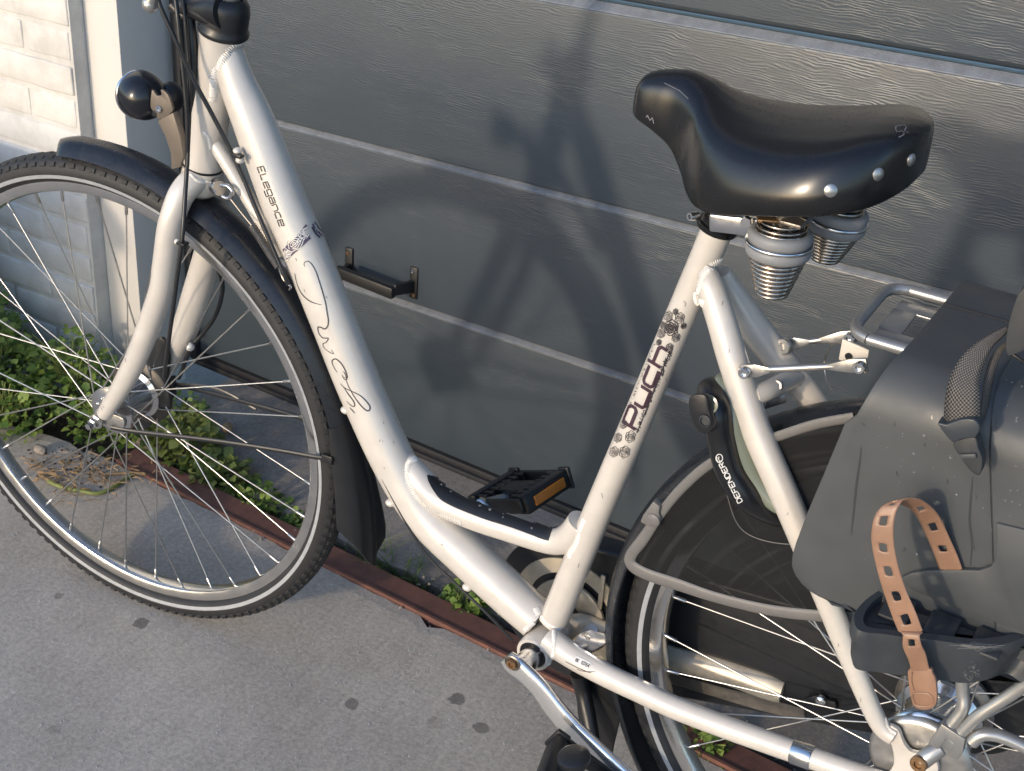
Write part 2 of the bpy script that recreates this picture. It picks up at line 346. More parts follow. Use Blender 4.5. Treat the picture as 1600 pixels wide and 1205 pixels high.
def lathe(name, c, ax, prof, m, parent=None, n=32, ang=40):
    vs, fs = lathe_geo(c, ax, prof, n); me = bpy.data.meshes.new(name); me.from_pydata([tuple(v) for v in vs], [], fs)
    bm = bmesh.new(); bm.from_mesh(me); bmesh.ops.remove_doubles(bm, verts=bm.verts, dist=1e-6); bmesh.ops.recalc_face_normals(bm, faces=bm.faces); bm.to_mesh(me); bm.free()
    return finish(name, me, m, parent, True, ang)
def wheelring(name, prof, m, parent, fr, n=128, a0=0, a1=360, closed=True, ang=40):
    """ring about the wheel axis; prof (r, y); fr(x,y,z)->world; angles 0=rear 90=top"""
    vs = []; fs = []; k = 0; full = a1 - a0 >= 360; cnt = n if full else n+1
    for j in range(cnt):
        t = R(a0 + (a1-a0)*j/n)
        pr = prof(a0 + (a1-a0)*j/n) if callable(prof) else prof
        k = len(pr)
        for r, y in pr: vs.append(fr(r*math.cos(t), y, r*math.sin(t)))
    for j in range(n):
        j2 = (j+1) % cnt
        for i in range(k if closed else k-1):
            fs.append((j*k+i, j2*k+i, j2*k+(i+1) % k, j*k+(i+1) % k))
    if not full and closed:
        fs.append(tuple(range(k))); fs.append(tuple(range((cnt-1)*k, cnt*k)))
    return mk(name, vs, fs, m, parent, True, ang)
def prism_bm(bm, poly, nrm, th, bev=0., seg=2):
    n = nrm.normalized(); vs = [bm.verts.new(p) for p in poly] + [bm.verts.new(p + n*th) for p in poly]; k = len(poly)
    f = [bm.faces.new(vs[:k][::-1]), bm.faces.new(vs[k:])]
    for i in range(k): f.append(bm.faces.new((vs[i], vs[(i+1) % k], vs[k+(i+1) % k], vs[k+i])))
    bmesh.ops.recalc_face_normals(bm, faces=f)
    if bev:
        ed = {e for q in f for e in q.edges}
        bmesh.ops.bevel(bm, geom=list(ed), offset=bev, segments=seg, profile=.5, affect='EDGES', clamp_overlap=True)
def prism(name, poly, nrm, th, m, parent=None, bev=.0008, smooth=True, seg=2):
    bm = bmesh.new(); prism_bm(bm, poly, nrm, th, bev, seg); return mkbm(name, bm, m, parent, smooth, 35)
def box_bm(bm, c, sx, sy, sz, rot=None, bev=0., seg=2):
    rot = rot or Matrix.Identity(3); P = [c + rot @ Vector((x*sx/2, y*sy/2, -sz/2)) for x, y in ((-1, -1), (1, -1), (1, 1), (-1, 1))]
    prism_bm(bm, P, rot @ Vector((0, 0, 1)), sz, bev, seg)
def box(name, c, sx, sy, sz, m, parent=None, rot=None, bev=.001, seg=2):
    bm = bmesh.new(); box_bm(bm, c, sx, sy, sz, rot, bev, seg); return mkbm(name, bm, m, parent, True, 35)
def smooth_poly(pts, n=4):
    k = len(pts); out = []
    for i in range(k):
        p0, p1, p2, p3 = pts[i-1], pts[i], pts[(i+1) % k], pts[(i+2) % k]
        for j in range(n):
            t = j/n; out.append(tuple(.5*((2*b) + (-a+c)*t + (2*a-5*b+4*c-d)*t*t + (-a+3*b-3*c+d)*t**3) for a, b, c, d in zip(p0, p1, p2, p3)))
    return out
def ball(name, c, r, m, parent=None, sc=(1, 1, 1), n=16):
    vs, fs = lathe_geo(Vector(), Vector((0, 0, 1)), [(math.sin(math.pi*i/12)*1., -math.cos(math.pi*i/12)) for i in range(13)], n)
    return mk(name, [c + Vector((v.x*r*sc[0], v.y*r*sc[1], v.z*r*sc[2])) for v in vs], fs, m, parent)
def bolt(name, c, ax, r, h, parent, m=None, hexa=False):
    m = m or M['chrome']
    if hexa:
        vs, fs = lathe_geo(c, ax, [(0, 0), (r, 0), (r, h*.85), (r*.9, h), (0, h)], 6)
    else:
        vs, fs = lathe_geo(c, ax, [(r*.8, 0), (r, h*.1), (r, h*.8), (r*.88, h), (r*.5, h), (r*.46, h*.45), (0, h*.45)], 20)
    return mk(name, vs, fs, m, parent, True, 30)

def bvh(o):
    mw = Matrix.Translation(sum((q.location for q in [p for p in chain(o)]), Vector()))
    return BVHTree.FromPolygons([mw @ v.co for v in o.data.vertices], [tuple(p.vertices) for p in o.data.polygons])
def chain(o):
    while o: yield o; o = o.parent
def hit(b, px, py):
    r = ray(px, py).normalized(); h = b.ray_cast(CO, r)
    if h[0] is None: return None, None
    n = h[1]
    if n.dot(r) > 0: n = -n
    return h[0], n
def resample(st, step):
    out = [st[0]]
    for a, b in zip(st, st[1:]):
        L = math.hypot(b[0]-a[0], b[1]-a[1]); k = max(1, int(L/step))
        for j in range(1, k+1): out.append((a[0]+(b[0]-a[0])*j/k, a[1]+(b[1]-a[1])*j/k))
    return out
def decal(o, strokes, wpx, m, name, lift=.0005, smooth=False, taper=False, step=2.5):
    """thin print traced in the photo and laid on the surface of o"""
    b = bvh(o); vs = []; fs = []
    for st in strokes:
        if smooth and len(st) > 2: st = [tuple(a) for a in cr_interp([tuple(p) for p in st], 6*(len(st)-1))]
        st = resample(st, step); pts = []
        for p in st:
            h, n = hit(b, *p)
            if h is not None: pts.append((h + n*lift, n))
            elif pts: break
        if len(pts) < 2: continue
        base = len(vs); k = len(pts)
        for i, (p, n) in enumerate(pts):
            t = pts[min(i+1, k-1)][0] - pts[max(i-1, 0)][0]
            s = n.cross(t)
            if s.length < 1e-9: s = Vector((1, 0, 0))
            s.normalize(); hw = wpx*mpp(p)/2*(math.sin(math.pi*(.12+.76*i/(k-1))) if taper else 1)
            vs += [p - s*hw, p + s*hw]
        for i in range(k-1): fs.append((base+2*i, base+2*i+1, base+2*i+3, base+2*i+2))
    me = bpy.data.meshes.new(name); me.from_pydata([tuple(v) for v in vs], [], fs)
    q = finish(name, me, m, o, False)
    if len(strokes) > 1 and name not in ('lettering', 'logo'): q['kind'] = 'stuff'
    return q
# stroke font, unit cell 0..1 wide, 0..1 high
FONT = {
 'E': [[(1, 1), (0, 1), (0, 0), (1, 0)], [(0, .5), (.8, .5)]], 'L': [[(0, 1), (0, 0), (.9, 0)]], 'N': [[(0, 0), (0, 1), (1, 0), (1, 1)]],
 'D': [[(0, 0), (0, 1), (.6, 1), (1, .7), (1, .3), (.6, 0), (0, 0)]], 'F': [[(0, 0), (0, 1), (1, 1)], [(0, .5), (.8, .5)]],
 'R': [[(0, 0), (0, 1), (.8, 1), (1, .8), (.8, .5), (0, .5)], [(.5, .5), (1, 0)]], 'B': [[(0, 0), (0, 1), (.8, 1), (.8, .5), (0, .5)], [(.8, .5), (1, .25), (.8, 0), (0, 0)]],
 'K': [[(0, 0), (0, 1)], [(1, 1), (0, .5), (1, 0)]], 'A': [[(0, 0), (.5, 1), (1, 0)], [(.25, .4), (.75, .4)]], 'X': [[(0, 0), (1, 1)], [(0, 1), (1, 0)]],
 'e': [[(.1, .4), (1, .4), (1, .75), (0, .75), (0, 0), (1, 0)]], 'g': [[(1, .1), (1, .75), (0, .75), (0, .1), (1, .1), (1, -.3), (0, -.3)]],
 'a': [[(0, .75), (1, .75), (1, 0), (0, 0), (0, .4), (1, .4)]], 'n': [[(0, 0), (0, .75), (.8, .75), (1, .55), (1, 0)]], 'c': [[(1, .75), (.15, .75), (0, .6), (0, .15), (.15, 0), (1, 0)]],
 'P': [[(0, 0), (0, 1), (.85, 1), (1, .85), (1, .55), (.85, .4), (0, .4)]], 'u': [[(0, .75), (0, .15), (.15, 0), (1, 0), (1, .75)]], 'h': [[(0, 0), (0, 1)], [(0, .6), (.85, .6), (1, .45), (1, 0)]],
 '1': [[(.2, .8), (.6, 1), (.6, 0)]], '0': [[(0, 0), (1, 0), (1, 1), (0, 1), (0, 0)]], '7': [[(0, 1), (1, 1), (.3, 0)]], '6': [[(1, 1), (0, .7), (0, 0), (1, 0), (1, .5), (0, .5)]], '4': [[(.8, 0), (.8, 1), (0, .3), (1, .3)]],
 'C': [[(1, 1), (0, 1), (0, 0), (1, 0)]], 'I': [[(.5, 0), (.5, 1)]], 'T': [[(0, 1), (1, 1)], [(.5, 1), (.5, 0)]], 'Y': [[(0, 1), (.5, .5), (1, 1)], [(.5, .5), (.5, 0)]], ' ': []}
def text_strokes(s, p0, p1, h, slant=0., gap=.28, upsign=1):
    """text from p0 to p1 in photo px, glyph height h px, glyph tops to the left of the direction of travel (screen) when upsign=1"""
    dx, dy = p1[0]-p0[0], p1[1]-p0[1]; L = math.hypot(dx, dy); dx /= L; dy /= L
    ux, uy = dy*upsign, -dx*upsign; cw = L/(len(s) + (len(s)-1)*gap); out = []
    for i, ch in enumerate(s):
        x0 = i*cw*(1+gap)
        for st in FONT[ch]:
            out.append([(p0[0] + dx*(x0 + x*cw + slant*y*h) + ux*y*h, p0[1] + dy*(x0 + x*cw + slant*y*h) + uy*y*h) for x, y in st])
    return out
def rose(cx, cy, r, rnd, sq=(1, 1), rot=0.):
    out = []
    for k, rr in enumerate((.16, .38, .62, .88)):
        n = 15; a0 = rnd.random()*6; st = []
        for j in range(n if k < 3 else n+1):
            a = a0 + 2*math.pi*j/15*(1 if k % 2 else -1); q = r*rr*(1 + .12*math.sin(a*(3 + k)) + .05*rnd.random())
            x, y = math.cos(a)*q*sq[0], math.sin(a)*q*sq[1]; st.append((cx + x*math.cos(rot) - y*math.sin(rot), cy + x*math.sin(rot) + y*math.cos(rot)))
        out.append(st)
    return out
def scribble(p0, p1, h, rnd, n):
    out = []
    for i in range(n):
        t = (i + rnd.random()*.5)/n; cx = p0[0]+(p1[0]-p0[0])*t; cy = p0[1]+(p1[1]-p0[1])*t
        st = []
        for j in range(rnd.randint(2, 4)): st.append((cx + rnd.uniform(-.5, .5)*h, cy + rnd.uniform(-.5, .5)*h*.9))
        out.append(st)
    return out
def beads(name, path, wpx, o, m=None, parent=None, step=2.2):
    """weld: overlapping ripples along a traced seam lying on o"""
    bs = [bvh(q) for q in (o if isinstance(o, (list, tuple)) else [o])]; vs = []; fs = []
    st = resample([tuple(a) for a in cr_interp(path, 8*(len(path)-1))], step); P = []
    for p in st:
        best = None
        for b in bs:
            h, n = hit(b, *p)
            if h is not None and (best is None or (h-CO).length < (best[0]-CO).length): best = (h, n)
        if best: P.append(best)
    for i in range(len(P)):
        p, n = P[i]; t = (P[min(i+1, len(P)-1)][0] - P[max(i-1, 0)][0])
        if t.length < 1e-8: continue
        t.normalize(); s = n.cross(t).normalized(); rw = wpx*mpp(p)/2; rl = step*mpp(p)*.95; base = len(vs); k = 8
        for a in range(k):
            th = 2*math.pi*a/k; vs.append(p - n*.0006 + s*math.cos(th)*rw + t*math.sin(th)*rl)
        for a in range(k):
            th = 2*math.pi*a/k; vs.append(p + n*rw*.22 + s*math.cos(th)*rw*.66 + t*(math.sin(th)*rl*.6 + rl*.2))
        vs.append(p + n*rw*.36)
        for a in range(k):
            a2 = (a+1) % k; fs.append((base+a, base+a2, base+k+a2, base+k+a)); fs.append((base+k+a, base+k+a2, base+2*k))
    return mk(name, vs, fs, m or M['weld'], parent, True, 60)
def join_geo(parts):
    vs = []; fs = []
    for v, f in parts:
        b = len(vs); vs += v; fs += [tuple(i+b for i in q) for q in f]
    return vs, fs

# ============================================================ SETTING
def dy(x): return .58 - .04*(x + .36)                       # face of the garage door
def sheet(name, x0, x1, y0, y1, z, m, th=.0, parent=None, nx=1, ny=1):
    vs = []; fs = []
    for j in range(ny+1):
        for i in range(nx+1): vs.append(Vector((x0+(x1-x0)*i/nx, y0+(y1-y0)*j/ny, z)))
    for j in range(ny):
        for i in range(nx): a = j*(nx+1)+i; fs.append((a, a+1, a+nx+2, a+nx+1))
    return mk(name, vs, fs, m, parent, False)
# the far ground
tagit(sheet('ground', -400, 400, -400, 400, -.16, M['apron']), 'bare ground reaching out around the driveway', kind='structure')
# front edge line of the steel strip (pixel measured on z=0)
E0, E1 = UZ(541, 900), UZ(780, 1023)
edir = Vector((1, -.058, 0)).normalized(); eo = (E0 + E1)/2; eo.z = 0
def EL(x, off, z=0.): p = eo + edir*((x - eo.x)/edir.x); return Vector((p.x - edir.y*off*-1*0, p.y + off, z))
# concrete drive: broomed slab with an uneven broken edge
vs = []; fs = []; n = 160
xs = [-1.02 + 3.6*i/n for i in range(n+1)]
for i, x in enumerate(xs):
    e = EL(x, -.002 - .006*abs(noise.noise(Vector((x*22, 0, 3)))) - (.014 if abs(x + .275) < .012 else 0))
    vs += [Vector((x, -6, 0)), Vector((x, e.y - .02, 0)), Vector((x, e.y, -.0015)), Vector((x, e.y, -.12))]
for i in range(n):
    for k in range(3): a = i*4+k; fs.append((a, a+4, a+5, a+1))
slab = tagit(mk('driveway', vs, fs, M['slab'], None, False), 'grey broomed concrete driveway with dark oil drips', kind='structure')
vs = []; fs = []; n2 = 90
for i in range(n2+1):
    x = -5 + 3.98*i/n2
    e = .235 + .03*noise.noise(Vector((x*7, 2, 0))) + .012*noise.noise(Vector((x*40, 2, 0)))
    vs += [Vector((x, -6, 0)), Vector((x, e-.02, 0)), Vector((x, e, -.002)), Vector((x, e, -.12))]
for i in range(n2):
    for k in range(3): a = i*4+k; fs.append((a, a+4, a+5, a+1))
tagit(mk('pavement', vs, fs, M['slab'], None, False), 'grey concrete slab running left past the weeds', kind='structure')
# steel edging strip (angle iron)
e = tagit(bpy.data.objects.new('steel_edging', None), 'red brown painted steel strip along the slab edge', 'steel edging'); COL.objects.link(e)
def strip(name, x0, x1, o0, o1, z0, z1, par, jag=0.):
    bm = bmesh.new(); k = 60; rows = []
    for i in range(k+1):
        x = x0 + (x1-x0)*i/k; j = jag*noise.noise(Vector((x*30, 1, 0))); j2 = jag*noise.noise(Vector((x*25, 9, 0)))
        rows.append([bm.verts.new(EL(x, a + c, z)) for a, c, z in ((o0, j, z0), (o0, j, z1), (o1, j2, z1), (o1, j2, z0))])
    for a, b in zip(rows, rows[1:]):
        for q in range(4): bm.faces.new((a[q], a[(q+1) % 4], b[(q+1) % 4], b[q]))
    bm.faces.new(rows[0]); bm.faces.new(rows[-1][::-1]); bmesh.ops.recalc_face_normals(bm, faces=bm.faces)
    return mkbm(name, bm, M['rust'], par, False)
strip('flange', -.955, 2.5, .0, .047, -.004, .002, e, .0012)
strip('upstand_lip', -.955, 2.5, -.0015, .0035, -.03, .0048, e, .0008)
strip('web', -.955, 2.5, .038, .0425, -.09, -.0042, e, 0)
# gutter soil and apron
gs = tagit(sheet('gutter_soil', -5, 2.5, .2, .40, -.035, M['soil'], nx=220, ny=14), 'dark damp soil lying in the gutter', kind='structure')
for v in gs.data.vertices: v.co.z += .016*noise.noise(v.co*28) + .007*noise.noise(v.co*90)
vs = []; fs = []
for i in range(121):
    x = -1.0 + 3.5*i/120; e = EL(x, 0).y + .085 + .006*noise.noise(Vector((x*25, 5, 0)))
    z = -.012
    vs += [Vector((x, e, -.12)), Vector((x, e, z-.004)), Vector((x, e+.012, z)), Vector((x, dy(x)+.3, z+.004))]
for i in range(120):
    for k in range(3): a = i*4+k; fs.append((a, a+4, a+5, a+1))
tagit(mk('apron', vs, fs, M['apron'], None, False), 'worn concrete threshold below the garage door', kind='structure')

# garage door: boards, seal, handle
door = thing('garage_door', 'anthracite embossed sectional garage door with wide ribbed boards', 'garage door', (.4, .58, 0))
ZL = [(.012, .0), (.286, .026), (.5545, .0405), (.8475, .042), (1.13, .042), (1.41, .042), (1.69, .042), (1.97, .042), (2.25, .042)]
def zl(k, x): return ZL[k][0] + ZL[k][1]*(x + .36)
X0, X1 = -1.10, 2.2
for k in range(len(ZL)-1):
    big = k in (2, 4, 6); ch = .0085 if not big else .0125; dp = .0090 if not big else .0130; gap = .0012 if not big else .004; bigb = (k-1) in (2, 4, 6)
    bm = bmesh.new(); rows = []
    for i in range(31):
        x = X0 + (X1-X0)*i/30; y = dy(x); a = zl(k, x) + (.0015 if not bigb else .005); b = zl(k+1, x)
        low = .003 if not bigb else .010; dl = .007 if not bigb else .014
        if k == 0: low, dl = .002, .001
        prof = [(.04, a), (dl, a), (dl*.3, a+low*.55), (0, a+low), (0, b-ch-.002), (.0005, b-ch), (.0018, b-ch+.0018), (dp*.95, b-.0012), (dp+.001, b), (.04, b)]
        rows.append([bm.verts.new((x, y+p, z)) for p, z in prof])
    for a, b in zip(rows, rows[1:]):
        for q in range(10): bm.faces.new((a[q], a[(q+1) % 10], b[(q+1) % 10], b[q]))
    bm.faces.new(rows[0]); bm.faces.new(rows[-1][::-1]); bmesh.ops.recalc_face_normals(bm, faces=bm.faces)
    mkbm('board', bm, M['door'], door, True, 25)
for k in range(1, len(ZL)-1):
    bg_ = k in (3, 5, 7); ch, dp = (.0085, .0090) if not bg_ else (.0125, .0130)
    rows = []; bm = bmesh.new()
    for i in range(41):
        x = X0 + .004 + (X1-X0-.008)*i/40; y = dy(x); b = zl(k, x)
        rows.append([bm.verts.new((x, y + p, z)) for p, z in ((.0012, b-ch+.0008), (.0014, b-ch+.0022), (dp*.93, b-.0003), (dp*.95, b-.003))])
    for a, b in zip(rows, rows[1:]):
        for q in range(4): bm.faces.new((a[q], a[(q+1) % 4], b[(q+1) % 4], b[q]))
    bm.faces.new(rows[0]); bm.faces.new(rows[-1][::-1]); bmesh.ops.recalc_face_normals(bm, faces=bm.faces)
    mkbm('seam_sheen_strip', bm, M['ledge'], door, False)  # pale strip laid over each chamfer to carry the painted sky sheen
bm = bmesh.new()
for z, h, pr in ((.0045, .011, .004), (-.0065, .010, .010)):
    P = [(X0, dy(X0)-pr, z-h/2), (X0, dy(X0)-pr, z+h/2), (X0, dy(X0)+.03, z+h/2), (X0, dy(X0)+.03, z-h/2)]
    prism_bm(bm, [Vector(p) for p in P], Vector((X1-X0, dy(X1)-dy(X0), 0)), (Vector((X1-X0, dy(X1)-dy(X0), 0))).length, .001)
mkbm('bottom_seal', bm, M['seal'], door)
box('side_seal', Vector((-1.094, dy(-1.09)+.001, 1.1)), .018, .03, 2.2, M['seal'], door, bev=.003)
# pull handle
hd = box('handle', (U(530, 425, dy(-.7)-.048) + U(612, 457, dy(-.6)-.048))/2, (U(524, 425, dy(-.7)-.048) - U(613, 457, dy(-.6)-.048)).length, .012, .020, M['black'], door,
         rot=Matrix.Rotation(.03, 3, 'Y') @ Matrix.Rotation(.04, 3, 'Z').transposed(), bev=.002)
dm = mat('handle_black', (.012, .012, .012), .45); hd.data.materials[0] = dm
for (ax, ay, bx, by, gx, gy) in ((546, 386, 548, 440, 527, 432), (647, 416, 649, 466, 614, 452)):
    yy = dy(-.62 if ax > 600 else -.73)
    a = U(ax, ay, yy); b = U(bx, by, yy); c = (a+b)/2
    box('mounting_plate', c + Vector((0, -.0025, 0)), .016, .005, (a-b).length, dm, hd, bev=.002)
    g = U(gx, gy, yy - .048); d = (c + Vector((0, -.003, -.004))) - g
    rot = d.to_track_quat('Y', 'Z').to_matrix()
    box('arm', (c + g)/2 + Vector((0, .0, -.004)), .008, d.length, .020, dm, hd, rot=rot, bev=.001)
    for q in ((a*.85+b*.15), (a*.13+b*.87)): bolt('screw', q + Vector((0, -.005, 0)), Vector((0, -1, 0)), .0032, .002, hd, M['brass'] if ax < 600 or q.z < c.z else M['chrome'])

# white door post
post = tagit(box('door_post', Vector((-1.157, .60, 1.08)), .078, .22, 2.2, M['post'], None, bev=.002), 'white painted door post lit by low sun', 'door post')
# gap filler between post and door: step of the rebate
tagit(box('door_lintel', Vector((.5, .66, 2.30)), 3.5, .22, .12, M['post'], None, bev=.002), 'white painted beam over the garage door', 'door beam')
tagit(box('far_door_post', Vector((2.24, .56, 1.08)), .078, .22, 2.2, M['post'], None, bev=.002), 'white door post at the far right end of the garage door', 'door post')
# white brick wall, brick by brick
wall = thing('brick_wall', 'white painted brick wall left of the garage door post', 'brick wall', (-2, .5, 0))
box('mortar', Vector((-2.2, .5696, .74)), 2.006, .22, 1.72, M['brick'], wall, bev=.001)
bl, bh = .208, .0505; base = []
for v in range(3):
    bm = bmesh.new(); box_bm(bm, Vector(), bl, .06, bh, None, .0028, 2)
    bmesh.ops.subdivide_edges(bm, edges=[q for q in bm.edges if q.calc_length() > .1], cuts=9)
    for q in bm.verts:
        nn = noise.noise_vector(q.co*28 + Vector((v*7, 0, 0))); q.co += nn*.0022
    me = bpy.data.meshes.new('brick'); bm.to_mesh(me); bm.free(); me.materials.append(M['brick'])
    for p in me.polygons: p.use_smooth = True
    me.set_sharp_from_angle(angle=R(50)); base.append(me)
row = 0; z = -.088
while z < 1.58:
    x = -1.197 - (bl/2 if row % 2 else bl/4); first = True
    while x > -2.6:
        half = first and row % 2 == 0
        o = bpy.data.objects.new('brick', random.choice(base)); COL.objects.link(o); o.parent = wall
        L = bl/2 if half else bl
        cx = -1.197 - L/2 - random.uniform(0, .005) if first else x
        o.location = Vector((cx, .4865 + random.uniform(-.0015, .0015), z)) - wall.location; o.rotation_euler = (random.uniform(-.01, .01), random.uniform(-.008, .008), random.uniform(-.006, .006))
        if half: o.scale = (.48, 1, 1)
        nx = cx - L/2 - .0085; x = nx - bl/2; first = False
    z += .0595; row += 1

# unseen stand-in block at left, added to cast shade on the wall foot
pl = thing('shade_block', 'unseen grey block added at left to shade the brick wall', 'shade block', (-1.95, .1, 0))
box('block_body', Vector((-1.66, .0, .225)), .66, .34, .45, M['apron'], pl, bev=.012)
box('rim', Vector((-1.66, .0, .465)), .71, .38, .05, M['apron'], pl, bev=.008)

# ------------------------------------------------------------ weeds
def leafcluster(rnd, c, rad, hgt, n, ls, bias=Vector((0, 0, 0))):
    vs = []; fs = []
    for i in range(n):
        a = rnd.random()*6.283; r = rad*math.sqrt(rnd.random()); h = hgt*(1 - .55*(r/rad)**2)*(.15 + .85*rnd.random())
        p = c + Vector((math.cos(a)*r, math.sin(a)*r*.8, h)); s = ls*.8*rnd.choice([.45, .7, .9, 1.1, 1.5])*rnd.uniform(.8, 1.2)
        d = Vector((math.cos(a + rnd.uniform(-1, 1)), math.sin(a + rnd.uniform(-1, 1)), rnd.uniform(-.25, .7))).normalized()
        nrm = (Vector((0, 0, 1)) + Vector((rnd.uniform(-.7, .7), rnd.uniform(-.9, .4), 0))).normalized()
        sd_ = d.cross(nrm).normalized(); up = sd_.cross(d)
        b = len(vs)
        lob = [(0, 0), (.25, .34), (.42, .28), (.55, .46), (.75, .34), (1, 0), (.75, -.34), (.55, -.46), (.42, -.28), (.25, -.34)]
        for u, v in lob: vs.append(p + d*(u*s) + sd_*(v*s) + up*(-.35*s*(u-.4)**2 + .25*s*abs(v)))
        vs.append(p + d*(.5*s) - up*.02*s); m_ = len(lob)
        for j in range(m_): fs.append((b+j, b+(j+1) % m_, b+m_))
    return vs, fs
def stems(rnd, c, rad, hgt, n, r=.0012):
    parts = []
    for i in range(n):
        a = rnd.random()*6.283; e = c + Vector((math.cos(a)*rad*rnd.random(), math.sin(a)*rad*.8*rnd.random(), hgt*rnd.uniform(.4, .9)))
        m_ = c*.35 + e*.65 + Vector((0, 0, hgt*.15)); parts.append(sweep_geo([c + Vector((rnd.uniform(-.01, .01), rnd.uniform(-.01, .01), 0)), m_, e], r, 5, False))
    return join_geo(parts)
def weed(c, rad, hgt, n, ls, lab, seed, m='leaf', grp=None):
    rnd = random.Random(seed)
    t = thing('weed', lab, 'weed', c, grp)
    v, f = stems(rnd, c, rad, hgt, max(6, n//14)); mk('stem', v, f, M['stem'], t)
    v, f = leafcluster(rnd, c, rad, hgt, int(n*1.35), ls); o = mk('foliage', v, f, M[m], t, True, 80); o['kind'] = 'stuff'
G = 'weeds in the gutter'
weed(Vector((-1.42, .34, -.01)), .12, .19, 520, .020, 'tall dense leafy weed at the left foot of the brick wall', 1)
weed(Vector((-1.30, .30, -.01)), .10, .15, 420, .018, 'leafy weed growing in front of the shaded brick wall', 2)
weed(Vector((-1.17, .36, -.01)), .085, .15, 360, .017, 'leafy weed at the foot of the white door post', 3)
weed(Vector((-1.20, .23, 0)), .09, .085, 320, .017, 'low broad weed creeping over the slab left of the front hub', 4)
weed(Vector((-1.045, .31, -.01)), .07, .09, 220, .016, 'small weed right behind the front wheel hub', 5)
weed(Vector((-.90, .35, -.02)), .07, .085, 330, .020, 'pale green weed at the left end of the steel strip', 6, 'leaf2')
weed(Vector((-.79, .32, -.03)), .06, .065, 300, .019, 'pale weed hanging over the steel strip behind the spokes', 7, 'leaf2')
weed(Vector((-.985, .44, -.012)), .05, .045, 110, .013, 'flat dark green weed before the door corner', 8)
weed(Vector((-.69, .305, -.03)), .045, .05, 120, .016, 'small green weed in the gutter beside the rim', 9)
weed(Vector((-.60, .305, -.03)), .03, .04, 60, .014, 'tiny weed in the gutter next to the front tyre', 10)
weed(Vector((-.262, .275, -.02)), .035, .045, 110, .014, 'bright low weed in the gutter below the curved frame tube', 11)
weed(Vector((-.02, .235, -.03)), .05, .05, 140, .015, 'small weed in the gutter behind the chain stay', 12)
weed(Vector((.16, .20, -.03)), .05, .06, 140, .015, 'weed in the gutter under the rear wheel', 13)
def grass(c, rad, hgt, n, lab, seed):
    rnd = random.Random(seed); t = thing('grass_tuft', lab, 'grass tuft', c); vs = []; fs = []
    for i in range(n):
        p = c + Vector((rnd.uniform(-rad, rad), rnd.uniform(-.015, .015), 0)); d = Vector((rnd.uniform(-.6, .6), rnd.uniform(-.5, .5), 1)).normalized()
        h = hgt*rnd.uniform(.4, 1); wd = .0016; b = len(vs); s = Vector((rnd.uniform(-1, 1), rnd.uniform(-1, 1), 0)).normalized(); k = 6
        for j in range(k):
            q = j/(k-1); c_ = p + d*h*q + Vector((d.x, d.y, 0))*h*.8*q*q - Vector((0, 0, h*.25*q*q)); vs += [c_ - s*wd*(1-q*.9), c_ + s*wd*(1-q*.9)]
        for j in range(k-1): fs.append((b+2*j, b+2*j+1, b+2*j+3, b+2*j+2))
    o = mk('blades', vs, fs, M['grass'], t, True, 80); o['kind'] = 'stuff'
grass(Vector((-.43, .295, -.03)), .05, .10, 46, 'grass tuft in the gutter right of the front mudflap', 21)
grass(Vector((-.36, .295, -.03)), .03, .07, 24, 'thin grass blades in the gutter under the curved tube', 22)
grass(Vector((-.52, .30, -.03)), .03, .06, 18, 'thin grass blades in the gutter behind the mudflap', 23)
grass(Vector((-.25, .27, -.03)), .03, .05, 20, 'short grass beside the bright low weed', 24)
# dry stems and debris on the slab
rnd = random.Random(5)
def stalk(px, label, r=.0028, m='straw', z=.004, cat='dry stem', grp=None):
    tagit(tube('dry_stem', [UZ(a, b, z + (c if c else 0)) for a, b, c in [(*q, 0)[:3] for q in px]], r, M[m], None, 8, 20), label, cat, grp)
stalk([(75, 752), (100, 762), (130, 768), (152, 771), (175, 763), (205, 742)], 'long yellow green stalk lying on the slab under the hub', .0035, 'stem')
stalk([(62, 742), (95, 759), (140, 766)], 'pale brown stalk lying across the slab end', .003)
stalk([(165, 742), (200, 739), (228, 741)], 'straight brown twig by the end of the steel strip', .0026)
stalk([(55, 736), (75, 740), (95, 745)], 'short dry twig at the left of the debris', .002)
parts = []
for i in range(150):
    p = UZ(rnd.gauss(125, 52), rnd.gauss(742, 17), .004); a = rnd.random()*6.28; L = rnd.uniform(.008, .03)
    q = p + Vector((math.cos(a), math.sin(a), rnd.uniform(-.1, .35)))*L; mid = (p+q)/2 + Vector((rnd.uniform(-.006, .006), rnd.uniform(-.006, .006), rnd.uniform(0, .006)))
    parts.append(sweep_geo([p, mid, q], rnd.uniform(.0004, .0011), 5, False))
v, f = join_geo(parts); tagit(mk('dry_litter', v, f, M['straw'], None), 'scattered dry brown roots and litter on the slab under the hub', 'litter', kind='stuff')
def lump(c, s, m, seed, n=8):
    rr = random.Random(seed); bm = bmesh.new(); bmesh.ops.create_icosphere(bm, subdivisions=2, radius=1)
    for q in bm.verts: q.co = q.co*(1 + .35*noise.noise(q.co*1.3 + Vector((seed, 0, 0)))); q.co = Vector((q.co.x*s.x, q.co.y*s.y, q.co.z*s.z)) + c
    return bm
tagit(mkbm('stone', lump(UZ(63, 702, .006), Vector((.014, .009, .007)), None, 3), M['apron'], None), 'small pale stone on the slab below the weeds', 'stone')
tagit(mkbm('stone', lump(UZ(355, 668, .002), Vector((.011, .009, .009)), None, 8), M['straw'], None), 'yellowish pebble on the threshold behind the spokes', 'stone')
bm = bmesh.new()
for i in range(420):
    p = UZ(rnd.uniform(-50, 1000), rnd.uniform(800, 1240), .0004); s_ = rnd.uniform(.0005, .0013)
    if p.y < .2: bmesh.ops.create_icosphere(bm, subdivisions=1, radius=s_, matrix=Matrix.Translation(p))
